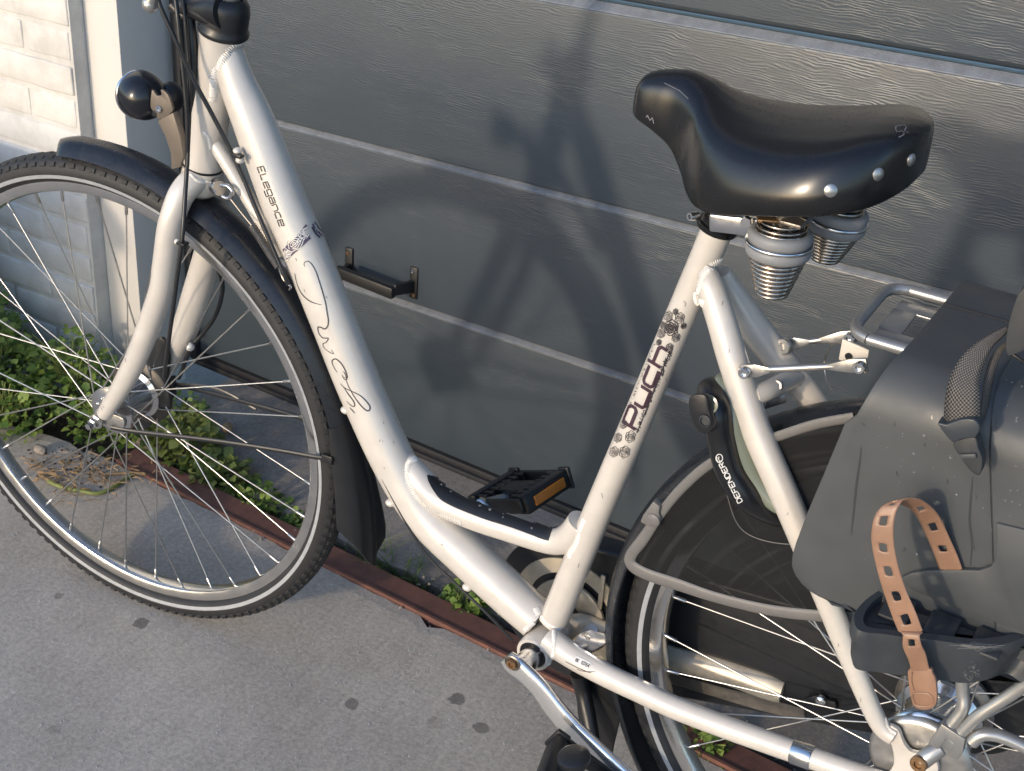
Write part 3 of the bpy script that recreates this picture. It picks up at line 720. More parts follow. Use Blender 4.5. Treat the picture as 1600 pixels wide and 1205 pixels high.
tagit(mkbm('sand_grains', bm, M['stripe'], None), 'pale sand grains strewn over the broomed slab', 'sand', kind='stuff')
# dark soil crumbs spilling on slab
bm = bmesh.new()
for i in range(230):
    p = UZ(rnd.gauss(130, 45), rnd.gauss(722, 16), .0005); s = rnd.choice((.0008, .0011, .0016, .0026))
    bmesh.ops.create_icosphere(bm, subdivisions=1, radius=s, matrix=Matrix.Translation(p))
tagit(mkbm('soil_crumbs', bm, M['soil'], None), 'dark soil crumbs spread over the slab end', 'soil', kind='stuff')
bm = bmesh.new()
for i in range(340):
    x = rnd.uniform(-1.0, 1.2); p = EL(x, rnd.choice([rnd.uniform(-.012, .004), rnd.uniform(.04, .1), rnd.uniform(.05, .33)]), -.006 if rnd.random() < .7 else .001); s = rnd.uniform(.0008, .0028)
    bmesh.ops.create_icosphere(bm, subdivisions=1, radius=s, matrix=Matrix.Translation(p))
tagit(mkbm('grit', bm, M['apron'], None), 'loose pale grit along the steel strip and threshold', 'grit', kind='stuff')

# ============================================================ BICYCLE
bike = thing('bicycle', 'pearl white step through bicycle with black mudguards standing before the garage door', 'bicycle', (0, 0, 0))
PN = M['paint']
# --- main tubes (px, py, width px)
down = ptube('down_tube', [(351, 70, 50), (371, 130, 58), (397, 192, 67), (443, 313, 73), (467, 369, 72), (516, 489, 72), (565, 612, 71), (619, 729, 70), (668, 806, 70), (735, 872, 70), (800, 932, 69), (840, 968, 66)], PN, bike, 40, 90)
headt = lathe('head_tube', U(318, 255), (U(348, 48) - U(318, 255)), [(.0, 0), (.0245, 0), (.025, .004), (.0235, .012), (.0225, .03), (.0225, .10), (.024, .15), (.0262, .165), (.0268, (U(348, 48) - U(318, 255)).length), (0, (U(348, 48) - U(318, 255)).length)], PN, bike, 48)
seatt = ptube('seat_tube', [(1122, 352, 51), (1116, 370, 51), (1055, 514, 48), (994, 659, 47), (930, 809, 46.5), (866, 968, 46)], PN, bike, 36, 50)
gus = ptube('lower_brace_tube', [(328, 212, 25), (352, 250, 24), (385, 305, 23), (412, 352, 22), (436, 402, 18)], PN, bike, 20, 24, y=-.004)
step = ptube('step_tube', [(622, 706, 30, .004), (640, 731, 42, .002), (660, 756, 48), (678, 774, 48), (705, 791, 46), (745, 808, 45), (800, 827, 43), (846, 842, 42), (872, 846, 43), (893, 836, 46), (908, 815, 44)], PN, bike, 28, 60)
ss = ptube('seat_stay', [(1104, 425, 30, -.012), (1112, 452, 44, -.02), (1130, 510, 47, -.028), (1146, 565, 48, -.034), (1181, 670, 48, -.042), (1233, 790, 46, -.05), (1292, 935, 40, -.056), (1334, 1042, 34, -.06), (1372, 1128, 30, -.062), (1396, 1150, 30, -.062)], PN, bike, 28, 60)
sf = ptube('seat_stay', [(1128, 425, 30, .012), (1146, 460, 44, .02), (1180, 513, 50, .028), (1225, 570, 48, .036), (1275, 633, 44, .044), (1330, 720, 42, .05)], PN, bike, 28, 50)
cs = ptube('chain_stay', [(858, 1000, 44, -.022), (900, 1029, 39, -.03), (950, 1056, 38, -.038), (1000, 1080, 37, -.044), (1053, 1105, 36.5, -.048), (1125, 1133, 36, -.053), (1200, 1160, 36, -.057), (1276, 1187, 35, -.061), (1345, 1211, 34, -.063), (1400, 1228, 34, -.065)], PN, bike, 28, 60)
cf = ptube('chain_stay', [(880, 988, 38, .02), (905, 975, 34, .035), (950, 990, 34, .045), (1045, 1026, 36, .052), (1120, 1046, 38, .055), (1195, 1072, 40, .055), (1222, 1082, 34, .055)], M['cream'], bike, 20, 40, flat=.5)
bbs = lathe('bottom_bracket_shell', BB + Vector((0, -.036, 0)), Vector((0, 1, 0)), [(.0165, .004), (.0175, 0), (.0212, 0), (.0222, .003), (.0222, .069), (.0212, .072), (0, .072)], PN, bike, 40)
lathe('bearing_cup', BB + Vector((0, -.0345, 0)), Vector((0, 1, 0)), [(.0, .002), (.012, .002), (.0168, -.001), (.0168, .004)], M['black'], bbs, 32)
prism('dropout', [U(a, b, -.064) for a, b in smooth_poly([(1380, 1135), (1402, 1140), (1412, 1162), (1424, 1176), (1445, 1178), (1460, 1186), (1466, 1204), (1455, 1225), (1420, 1240), (1385, 1238), (1384, 1215), (1396, 1195), (1393, 1165)], 3)], Vector((0, 1, 0)), .006, PN, bike, .001)
lathe('stay_collar', U(1240, 1174, -.0595), U(1276, 1187, -.061) - U(1240, 1174, -.0595), [(.0, -.0008), (.0127, -.0008), (.0132, 0), (.0132, .021), (.0127, .022), (0, .022)], M['chrome'], cs, 28)
# welds
beads('weld_bead', [(332, 158), (334, 122), (345, 98), (362, 76), (386, 62)], 15, [down, headt], parent=down)
beads('weld_bead', [(650, 716), (638, 724), (636, 748), (648, 775), (668, 795), (692, 808), (720, 818)], 13, [step, down], parent=step)
beads('weld_bead', [(912, 812), (905, 828), (899, 850), (888, 868)], 12, [step, seatt], parent=step)
beads('weld_bead', [(1128, 408), (1112, 416), (1098, 430), (1091, 452), (1092, 470), (1100, 476)], 17, [ss, seatt], parent=ss)
beads('weld_bead', [(838, 950), (845, 965), (856, 978), (872, 985), (886, 988)], 14, [seatt, down, bbs], parent=bbs)
beads('weld_bead', [(820, 985), (835, 972), (850, 968)], 10, [bbs, down], parent=bbs)
beads('weld_bead', [(866, 985), (866, 1000), (864, 1020), (858, 1038)], 10, [bbs, cs], parent=bbs)
beads('weld_bead', [(318, 208), (326, 216), (330, 232)], 8, [gus, headt], parent=gus)
beads('weld_bead', [(1384, 1122), (1390, 1138), (1402, 1146)], 8, [ss], parent=ss)
# black grip pad on the step tube
b_ = bvh(step); rows = []
up_ = cr_interp([(667, 743), (683, 747), (702, 757), (750, 784), (800, 801), (850, 819), (863, 826)], 60); lo_ = cr_interp([(669, 752), (680, 771), (698, 787), (750, 809), (800, 825), (846, 842), (857, 845)], 60)
vs = []; fs = []
k = 9
for a, b in zip(up_, lo_):
    for j in range(k):
        t = j/(k-1); h, nn = hit(b_, a[0]*(1-t)+b[0]*t, a[1]*(1-t)+b[1]*t)
        rows.append((h, nn))
bad = [i for i, r in enumerate(rows) if r[0] is None]
lastok = None
for i, r in enumerate(rows):
    if r[0] is None: rows[i] = lastok if lastok else next(q for q in rows if q[0] is not None)
    else: lastok = r
nr = len(rows)//k
for h, nn in rows: vs.append(h + nn*.0014)
for h, nn in rows: vs.append(h - nn*.001)
for i in range(nr-1):
    for j in range(k-1):
        a = i*k+j; fs.append((a, a+1, a+k+1, a+k))
for i in range(nr-1):
    for j in (0, k-1): a = i*k+j; fs.append((a, a+k, a+k+nr*k, a+nr*k))
for i in (0, nr-1):
    for j in range(k-1): a = i*k+j; fs.append((a, a+1, a+1+nr*k, a+nr*k))
pad = mk('grip_pad', vs, fs, M['black'], step, True, 50)

# --- prints on the frame
rnd = random.Random(3)
decal(down, text_strokes('ELegance', (402, 262), (437, 354), 9.5, .12), 1.9, M['decal'], 'lettering')
def z6(*p): return [(400 + a/4, 300 + b/4) for a, b in p]
def z8(*p): return [(420 + a/8, 580 + b/8) for a, b in p]
script = [z6((304, 466), (300, 448), (312, 434), (330, 435), (352, 458), (375, 500), (400, 575), (420, 640), (436, 700), (444, 752), (452, 800), (448, 838), (430, 856), (405, 845), (388, 848), (395, 885), (420, 912), (452, 914), (440, 938), (420, 950), (428, 975), (462, 1002), (486, 1010), (470, 985)),
          z6((244, 508), (254, 562), (280, 625), (318, 668), (360, 692), (410, 706)),
          [(527, 582), (521, 572), (519, 564), (525, 561), (534, 569), (540, 580), (543, 590), (537, 589)],
          z8((925, 0), (945, 20), (968, 62), (975, 92), (965, 106), (940, 92), (915, 45)),
          z8((895, 155), (950, 208), (1060, 262), (1150, 312), (1222, 382), (1262, 442), (1256, 488), (1222, 492), (1162, 442), (1100, 365), (1048, 285), (998, 190), (960, 100)),
          z8((895, 155), (945, 210), (1000, 295), (1055, 368), (1076, 420), (1060, 442), (1015, 415), (975, 375)), z8((1012, 452), (1045, 488), (1078, 525))]
decal(down, script, 2.0, M['decal'], 'lettering', smooth=True, taper=True, step=1.5)
fill = [[(443 + 4*t, 392 + 12*t), (462 + 4*t, 374 + 14*t), (479 + 5*t, 352 + 19*t)] for t in (0, .2, .4, .6, .8, 1)]
decal(down, fill, 4.6, M['purple'], 'band_print', smooth=True)
decal(down, [[(488, 350), (494, 360), (503, 368)], [(491, 347), (499, 358), (505, 364)], [(487, 355), (494, 366), (500, 371)]], 4, M['purple'], 'band_print', smooth=True)
patch = []
for (cx, cy, r) in ((460, 381, 14), (475, 364, 9), (449, 397, 7)): patch += rose(cx, cy, r, rnd, (1.15, .8), -.6)
for i in range(16):
    t = rnd.random(); x = 444 + 38*t; y = 400 - 42*t + rnd.uniform(-6, 12); patch.append([(x, y), (x + rnd.uniform(2, 7), y + rnd.uniform(-6, -2))])
decal(down, patch, 1.2, M['weld'], 'rose_print', lift=.0009)
decal(down, [[(490, 352), (496, 362)], [(494, 352), (492, 360)], [(498, 360), (501, 366)]], 1.3, M['weld'], 'rose_print', lift=.0009)
decal(seatt, text_strokes('Puch', (993, 671), (1043, 548), 23, .18, .22), 6.2, M['maroon'], 'lettering')
rs_ = []
for (cx, cy, r) in ((975, 663, 7), (966, 684, 7.5), (985, 682, 9.5), (960, 706, 8.5), (976, 706, 10), (1062, 497, 9), (1045, 494, 8), (1034, 521, 7.5), (1056, 527, 7.5), (1046, 543, 7), (1036, 507, 6), (1068, 509, 5), (1030, 535, 5), (1056, 487, 5)): rs_ += rose(cx, cy, r, rnd, (.85, 1.05), .4)
decal(seatt, rs_, 1.15, M['decal'], 'rose_print', step=1.2)
decal(seatt, rose(1049, 512, 12.5, rnd, (.9, 1.05), .4) + rose(1049, 512, 9, rnd, (.9, 1.05), 1.4), 1.8, M['decal'], 'rose_print', lift=.0007, step=1.2)
decal(seatt, scribble((995, 674), (1025, 602), 7.5, rnd, 40) + scribble((1025, 602), (1048, 546), 9, rnd, 36), 1.1, M['decal'], 'pattern_print', step=1.2)
decal(seatt, [[(995, 676), (1025, 603), (1047, 548)]], 1.6, M['decal'], 'pattern_print')
decal(seatt, scribble((976, 655), (1024, 536), 3.6, rnd, 40), .8, M['decal'], 'pattern_print', step=1.2)
stk = decal(cs, [[(898, 1030.5), (921, 1041.5)]], 12, M['white'], 'sticker', lift=.0004, step=1.5)
decal(cs, text_strokes('BK 10764', (899, 1033.5), (920, 1043), 5.2), 1.0, M['decal'], 'lettering', lift=.0008, step=1)
decal(cs, [[(884, 1034), (900, 1042), (918, 1050), (924, 1051)], [(902, 1046), (912, 1049), (930, 1050)]], 1.0, M['decal'], 'scratch', lift=.0005)

chips = []
rc = random.Random(77)
for (x, y) in ((1122, 505), (1140, 545), (1232, 800), (1310, 1005), (1318, 1038), (1345, 1090), (1130, 470)): chips.append([(x, y), (x + rc.uniform(-3, 3), y + rc.uniform(3, 8))])
decal(ss, chips, 1.1, M['greyprint'], 'paint_scuff', taper=True)
decal(down, [[(475, 452), (477, 456)], [(509, 463), (511, 466)], [(600, 730), (601, 733)], [(462, 403), (464, 408)], [(689, 850), (693, 853)], [(420, 640), (421, 642)]] + [[(x, y), (x + rc.uniform(-2, 2), y + rc.uniform(1, 4))] for x, y in [(rc.uniform(590, 640), rc.uniform(640, 700)) for q in range(5)]], 1.1, M['greyprint'], 'paint_scuff')
decal(seatt, [[(1068, 470), (1072, 474), (1070, 479)], [(1040, 590), (1041, 596)], [(940, 770), (942, 778)], [(905, 880), (903, 887)]], 1.0, M['greyprint'], 'paint_scuff')
# --- headset, stem, cables
hax = (U(348, 48) - U(318, 255)).normalized()
lathe('headset_ring', U(318, 255) - hax*.004, hax, [(.0, 0), (.0238, 0), (.0245, .0015), (.0245, .003), (0, .003)], M['black'], headt, 40)
stem = lathe('stem', U(349, 50), hax, [(.027, -.002), (.0285, 0), (.0285, .004), (.0265, .0065), (.0262, .012), (.0262, .026), (.0245, .034), (.0205, .040), (.0160, .042)], M['black'], bike, 40)
lathe('stem_column', U(349, 50) + hax*.03, hax, [(.0, 0), (.0142, 0), (.0142, .32), (0, .32)], M['alu'], bike, 32)
tube('stem_bridge', [U(352, 18, -.012), U(330, 16, -.012), U(305, 14, -.012), U(285, 6, -.010)], [.020, .016, .012, .011], M['black'], stem, 20, 20)
tube('stem_bridge', [U(340, 34, -.016), U(318, 24, -.018), U(300, 16, -.016)], [.010, .009, .008], M['black'], stem, 16, 14)
tube('cable_guide', [U(270, 8, -.01), U(279, 18, -.01), U(290, 27, -.01)], [.007, .006, .004], M['black'], stem, 14, 14)
HBC = U(349, 50) + hax*.33
hb = tube('handlebar', [HBC + Vector(q) for q in ((.20, -.30, .05), (.12, -.28, .045), (.02, -.20, .035), (-.02, -.08, .01), (-.02, 0, 0), (-.02, .08, .01), (.02, .20, .035), (.12, .28, .045), (.20, .30, .05))], .0127, M['alu'], bike, 20, 50)
for s_ in (-1, 1):
    p0 = HBC + Vector((.12, .28*s_, .045)); tube('grip', [p0, p0 + Vector((.06, .017*s_, .004)), p0 + Vector((.11, .028*s_, .006))], [.016, .017, .016], M['black'], hb, 20, 10)
lev = tube('brake_lever_tip', [U(236, -60, -.10), U(240, -20, -.10), U(235, 8, -.10)], [.0042, .005, .0075], M['alu'], hb, 16, 20)
ball('lever_end', U(234.5, 7, -.10), .0082, M['alu'], lev, (1, 1, 1.1))
def cable(pts, r=.0026, name='cable', m='black'): return tube(name, [fn(px, py, y) for px, py, y, fn in [(*p, U)[:4] if len(p) == 3 else p for p in pts]], r, M[m], bike, 10, 70)
cable([(236, -60, -.05), (247, 0, -.055), (272, 58, -.052), (300, 120, -.045), (330, 176, -.036), (357, 228, -.030), (380, 278, -.028), (398, 322, -.028), (425, 385, -.030), (442, 425, -.031), (450, 445, -.030)])
cable([(270, -40, -.02), (277, 20, -.032), (284, 90, -.037), (290, 150, -.040), (293, 200, -.042), (292, 260, -.045), (289, 310, -.058), (285, 370, -.072), (276, 440, -.078), (264, 530, -.080), (256, 590, -.060)])
cable([(280, -40, -.015), (288, 20, -.026), (293, 80, -.030), (297, 140, -.034), (296, 185, -.036), (293, 260, -.046)], .0022)
tube('brake_hose_sleeve', [U(296, 24, -.014), U(300, 70, -.018), U(301, 110, -.022), U(299, 150, -.030), U(296, 178, -.034)], [.006, .0065, .006, .004, .002], M['black'], bike, 14, 24)
for (a, b, y) in ((371, 236, -.032), (375, 250, -.033)): ball('cable_ferrule', U(a, b, y), .0052, M['paint'], down, (1, 1, .8))
box('cable_clip', U(372, 243, -.036), .013, .008, .004, M['black'], down, bev=.001)
box('cable_tie', U(285, 380, -.074), .012, .010, .003, M['black'], bike, bev=.0006); ball('clip_stop', U(277, 378, -.072), .0036, M['weld'], bike)
# lower cable along the down tube
cable([(545, 640, -.020), (600, 752, -.025), (660, 858, -.024), (710, 910, -.022), (760, 958, -.02), (800, 1000, -.015)], .0018)
for (a, b) in ((540, 641), (610, 786), (730, 918)): ball('cable_stop', U(a, b, -.018), .0052, PN, down, (1.3, 1, .9), 12)
# steering spring
ey = lathe('eye_bolt', U(336, 291, -.012), (U(352, 298, -.02) - U(336, 291, -.012)), [(0, 0), (.009, 0), (.009, .003), (.0065, .0035), (.0065, .007), (.009, .0075), (.009, .011), (0, .011)], M['chrome'], bike, 24)
q = [U(346, 290, -.022), U(356, 291, -.022), U(363, 300, -.022), U(358, 310, -.022), U(348, 307, -.022)]; tube('ring', q, .0026, M['chrome'], ey, 10, 20)
spr = tube('spring_wire', [U(358, 308, -.022), U(375, 330, -.024), U(393, 352, -.026)], .0009, M['steel'], bike, 8, 10)
A, B = U(394, 353, -.026), U(436, 418, -.029); ax = (B-A); L_ = ax.length; ax.normalize(); u_ = ax.orthogonal().normalized(); v_ = ax.cross(u_)
tube('steering_spring', [A + ax*(L_*i/360) + (u_*math.cos(i*.42) + v_*math.sin(i*.42))*.0042 for i in range(361)], .0011, M['steel'], bike, 6, 360)
tube('spring_hook', [B, U(440, 430, -.029), U(446, 440, -.029), U(454, 448, -.028), U(452, 452, -.026)], .0014, M['chrome'], bike, 8, 16)

# --- fork
FN = lambda px, py, y: FU(px, py, y)
crown = lathe('fork_crown', U(318, 262), -hax, [(0, -.002), (.0235, -.002), (.0245, .004), (.0250, .014), (.0235, .026), (.016, .034), (0, .037)], PN, bike, 40)
fl = tube('fork_leg', [FU(a, b, y) for a, b, w_, y in ((318, 275, 40, -.006), (300, 285, 44, -.02), (283, 305, 42, -.034), (271, 335, 40, -.044), (264, 362, 39, -.048), (257, 415, 38, -.050), (250, 457, 37, -.051), (223, 535, 36, -.053), (197, 592, 33, -.054), (163, 647, 26, -.055))],
          [a*mpp(FU(b, c, -.05))/2 for a, b, c in ((40, 318, 275), (44, 300, 285), (42, 283, 305), (40, 271, 335), (39, 264, 362), (38, 257, 415), (37, 250, 457), (36, 223, 535), (33, 197, 592), (24, 163, 647))], PN, bike, 28, 60)
fr_ = tube('fork_leg', [FU(a, b, y) for a, b, y in ((320, 275, .006), (333, 285, .02), (338, 310, .036), (336, 345, .046), (324, 400, .050), (309, 455, .052), (290, 512, .054), (268, 560, .055), (245, 597, .056))],
           [a*mpp(FU(b, c, .05))/2 for a, b, c in ((38, 320, 275), (40, 333, 285), (40, 338, 310), (42, 336, 345), (44, 324, 400), (46, 309, 455), (42, 290, 512), (32, 268, 560), (22, 245, 597))], PN, bike, 28, 60)
beads('weld_bead', [(298, 272), (306, 280), (314, 284), (326, 285)], 7, [fl, crown], parent=crown, step=1.8)
ball('cable_boss', FU(297, 542, .040), .006, M['weld'], fr_)
cable([(340, 420, .03, FN), (348, 450, .05, FN), (338, 490, .055, FN), (318, 520, .052, FN), (298, 544, .045, FN), (284, 580, .04, FN), (278, 592, .03, FN)], .003)
prism('dropout', [FU(a, b, -.056) for a, b in smooth_poly([(150, 640), (172, 646), (192, 655), (193, 668), (180, 672), (165, 664), (150, 656)], 3)], S @ Vector((0, 1, 0)), .006, M['alu'], fl)

decal(fl, [[(158, 636), (160, 641)], [(162, 634), (163, 637)], [(196, 560), (197, 566)]], 1.2, M['greyprint'], 'paint_scuff')
# --- wheels
def make_wheel(fr, name, knob, seed):
    ax = (fr(0, 1, 0) - fr(0, 0, 0))
    wh = wheelring(name, [(.3020, -.007), (.3035, -.0100), (.3065, -.0118), (.3165, -.0120), (.3172, -.0105), (.3165, .0), (.3172, .0105), (.3165, .0120), (.3065, .0118), (.3035, .0100), (.3020, .007), (.3015, 0)], M['rim'], bike, fr, 160, ang=30)
    tp = []
    for i in range(25):
        t = math.pi*(-.5 + i/24)*1.32; tp.append((.3305 + .0200*math.cos(t), .0200*math.sin(t)))
    ty = wheelring('tyre', [(.3165, -.0112)] + tp + [(.3165, .0112)], M['tyre'], wh, fr, 160, ang=60)
    for s in (-1, 1):
        t0 = [R(a) for a in (106, 98, 90)]
        wheelring('reflective_stripe', [(.3305 + .0205*math.cos(t), s*.0206*math.sin(t)) for t in (R(112), R(104), R(97))], M['stripe'], wh, fr, 160, closed=False)
    # tread
    parts = []
    def blk(a, t, la, lt, h):
        P = []
        for dh in (0, h):
            for da, dt in ((-1, -1), (1, -1), (1, 1), (-1, 1)):
                aa = a + da*la*(1 if dh == 0 else .8); tt = t + dt*lt*(1 if dh == 0 else .8); rr = .3305 + (.0197 + dh)*math.cos(tt); y = (.0198 + dh)*math.sin(tt)
                P.append(fr(rr*math.cos(aa), y, rr*math.sin(aa)))
        parts.append((P, [(0, 1, 2, 3), (4, 5, 6, 7), (0, 1, 5, 4), (1, 2, 6, 5), (2, 3, 7, 6), (3, 0, 4, 7)]))
    nk = 132
    for i in range(nk):
        a = 2*math.pi*i/nk
        for s in (-1, 1):
            blk(a, s*R(58), .014, R(9), knob); blk(a + .020, s*R(30), .012, R(8), knob*.6)
        blk(a + .010, 0, .018, R(10), knob*.45)
    v, f = join_geo(parts); o = mk('tread', v, f, M['tread'], wh, False); o['kind'] = 'stuff'
    # spokes: 36, laced three cross
    n = 18; me = None
    for s in (-1, 1):
        for i in range(n):
            a_r = 2*math.pi*(i + (0 if s < 0 else .5))/n + .06; d = 1 if i % 2 else -1
            a_h = a_r + d*R(58); rh = .030; yh = s*(.029 + (.0015 if d > 0 else -.0015))
            p = fr(rh*math.cos(a_h), yh, rh*math.sin(a_h)); q = fr(.3030*math.cos(a_r), s*.002, .3030*math.sin(a_r))
            if me is None:
                L0 = (q-p).length
                v1, f1 = sweep_geo([Vector((0, 0, 0)), Vector((0, 0, L0))], .00105, 6, False); v2, f2 = lathe_geo(Vector((0, 0, L0*.945)), Vector((0, 0, 1)), [(.0011, 0), (.0021, .001), (.0021, L0*.055)], 8)
                v, f = join_geo([(v1, f1), (v2, f2)]); me = bpy.data.meshes.new('spoke'); me.from_pydata([tuple(z) for z in v], [], f); me.materials.append(M['spoke'])
                for pl_ in me.polygons: pl_.use_smooth = True
            o = bpy.data.objects.new('spoke', me); COL.objects.link(o); o.parent = wh; o.location = p; o.rotation_mode = 'QUATERNION'
            o.rotation_quaternion = (q-p).to_track_quat('Z', 'Y')
    return wh
fw = make_wheel(FP, 'front_wheel', .0022, 1)
RP = lambda x, y, z: RHUB + Vector((x, y, z))
rw = make_wheel(RP, 'rear_wheel', .0009, 2)
fax = S @ Vector((0, 1, 0)); rax = Vector((0, 1, 0))
lathe('hub', FP(0, -.040, 0), fax, [(0, 0), (.012, 0), (.014, .004), (.026, .006), (.034, .009), (.034, .014), (.029, .018), (.028, .040), (.030, .058), (.036, .062), (.036, .067), (.030, .072), (0, .074)], M['chrome'], fw, 48)
lathe('roller_brake', FP(0, .026, 0), fax, [(0, 0), (.030, 0), (.047, .002), (.049, .004), (.049, .010), (.044, .012), (.030, .020), (.016, .022), (0, .022)], mat('brake_steel', (.10, .09, .08), .5, .7, var=.3, vscale=90), fw, 56)
lathe('axle_nut', FP(0, -.062, 0), -fax, [(0, -.004), (.0095, -.004), (.0098, .001), (.0075, .0018), (.0075, .008), (.005, .0095), (.0045, .016), (0, .0165)], M['chrome'], fw, 6, 20)
lathe('axle_washer', FP(0, -.0605, 0), -fax, [(0, -.001), (.0105, -.001), (.0105, .002), (0, .002)], M['alu'], fw, 24)
for a in range(0, 360, 40): ball('rivet', FP(.021*math.cos(R(a)), -.034, .021*math.sin(R(a))), .0028, M['chrome'], fw, n=10)
# brake arm behind the near leg
prism('brake_arm', [FU(a, b, .030) for a, b in smooth_poly([(242, 532), (256, 532), (263, 560), (258, 600), (246, 632), (236, 662), (224, 672), (210, 662), (200, 640), (212, 606), (228, 570)], 3)], fax, .006, M['black'], bike)
prism('brake_cable_clamp', [FU(a, b, .038) for a, b in [(246, 595), (268, 590), (270, 620), (262, 632), (244, 630)]], fax, .01, M['black'], bike, .002)
# rear hub
lathe('gear_hub', RHUB + Vector((0, -.040, 0)), rax, [(0, 0), (.014, 0), (.018, .002), (.034, .004), (.043, .008), (.045, .012), (.045, .016), (.038, .020), (.037, .055), (.045, .062), (.045, .068), (.02, .074), (0, .074)], M['chrome'], rw, 56)
lathe('brake_disc', RHUB + Vector((0, -.054, 0)), rax, [(.012, 0), (.046, 0), (.050, .002), (.052, .006), (.048, .010), (.030, .014), (0, .014)], M['alu'], rw, 56)
lathe('gear_cassette', RHUB + Vector((0, .038, 0)), rax, [(0, -.004), (.040, -.004), (.048, 0), (.052, .004), (.050, .012), (.02, .018), (0, .018)], M['steel'], rw, 40)
# --- mudguards
def guard_prof(rc, hw, drop, th=.0016):
    out = []; 
    for i in range(11):
        t = -1 + 2*i/10; out.append((rc - drop*abs(t)**2.6, hw*t))
    inn = [(r - th, y*(1 - th/hw)) for r, y in out[::-1]]
    return out + inn
gfr = wheelring('front_mudguard', lambda t: guard_prof(.3725 - (.004*((t-95)/5)**2 if t > 95 else 0), .0270*(max(.03, 1 - ((t-96.5)/3.4)**2)**.5 if t > 96.5 else 1), .016), M['guard'], bike, FP, 180, 6, 99.8, True, 50)
# tip rounding piece & flap
vs = []; fs = []; nu, nv = 26, 12
for lay in (0, .0022):
    for i in range(nu+1):
        u = i/nu
        for jj in range(nv+1):
            v = -1 + 2*jj/nv; a_ = R(14 + (-17.7 + 8.3*abs(v)**1.5 - 14)*u); rc = .3735 + .0385*u**1.6; dr = .016 + (.028*u if v < 0 else 0)
            r_ = rc - dr*abs(v)**2.2 + .003*math.cos(v*9)*u - lay; vs.append(FP(r_*math.cos(a_), v*(.0275 + .006*u) + (0 if v < 0 else 0), r_*math.sin(a_)))
o_ = (nu+1)*(nv+1)
for i in range(nu):
    for jj in range(nv): a_ = i*(nv+1)+jj; fs += [(a_, a_+1, a_+nv+2, a_+nv+1), (a_+o_, a_+nv+1+o_, a_+nv+2+o_, a_+1+o_)]
    for jj in (0, nv): a_ = i*(nv+1)+jj; fs.append((a_, a_+nv+1, a_+nv+1+o_, a_+o_))
for i in (0, nu):
    for jj in range(nv): a_ = i*(nv+1)+jj; fs.append((a_, a_+1, a_+1+o_, a_+o_))
mk('mudflap', vs, fs, M['black'], gfr, True, 60)
def srod(pts, r, par, m='black', fn=FU): return tube('stay', [fn(*p) for p in pts], r, M[m], par, 10, 16, .7)
srod([(174, 668, -.058), (215, 675, -.052), (330, 688, -.042), (430, 703, -.034), (492, 714, -.030), (521, 718, -.030)], .0034, gfr)
srod([(232, 590, .056), (300, 607, .050), (400, 633, .036), (483, 657, .030)], .0036, gfr)
box('stay_clip', FU(512, 717, -.030), .016, .006, .012, M['black'], gfr, bev=.0015)
srod([(232, 600, .056), (330, 605, .045), (400, 640, .036)], .002, gfr, 'steel')
grr = wheelring('rear_mudguard', guard_prof(.374, .0310, .018), M['guard'], bike, RP, 130, 20, 205, True, 50)
wheelring('mudguard_end', lambda t: guard_prof(.374 + .006*(t-205)/20, .031 - .0*(t-205), .018), M['black'], grr, RP, 20, 205, 222, True, 60)
prism('mud_flap', [U(a, b, .012) for a, b in smooth_poly([(905, 1052), (940, 1060), (975, 1078), (968, 1120), (958, 1165), (950, 1185), (915, 1165), (902, 1110)], 3)], Vector((.3, 1, 0)), .003, M['black'], grr)
# skirt guard
edge = [(1335, 652), (1275, 663), (1215, 682), (1160, 701), (1108, 726), (1066, 762), (1034, 800), (1005, 842), (986, 868), (988, 884), (1012, 898), (1060, 914), (1120, 934), (1200, 953), (1275, 962), (1350, 966), (1430, 968)]
YG = -.040
pp = [U(a, b, YG) for a, b in edge]
sg = tube('skirt_guard_border', pp, [.0050]*7 + [.0062]*2 + [.0078]*3 + [.0068]*5, M['greygrip'], bike, 12, 160, .35)
prism('skirt_guard', [U(a, b, YG+.001) for a, b in smooth_poly(edge[:8], 3)[:-9] + [(995, 858), (990, 872), (1000, 886), (1060, 910), (1120, 930), (1200, 949), (1275, 958), (1430, 962), (1500, 900), (1500, 700), (1420, 655)]], Vector((0, 1, 0)), .0012, M['smoke'], bike, 0, False)
pc = prism('guard_clip', [U(a, b, YG-.006) for a, b in [(1020, 784), (1031, 792), (1029, 803), (1032, 812), (1026, 821), (1016, 825), (1000, 816), (1004, 806)]], Vector((0, 1, 0)), .012, M['greygrip'], sg, .0015)
lathe('clip_button', U(1021, 813, YG-.0065), Vector((0, -1, 0)), [(0, -.002), (.0075, -.002), (.0075, .001), (.006, .002), (0, .002)], M['greygrip'], sg, 28)
tube('guard_cord', [U(1135, 770, -.044), U(1150, 815, -.043), U(1175, 838, -.043), (U(1225, 850, -.043)), U(1300, 848, -.043)], .00045, M['greygrip'], sg, 6, 30)
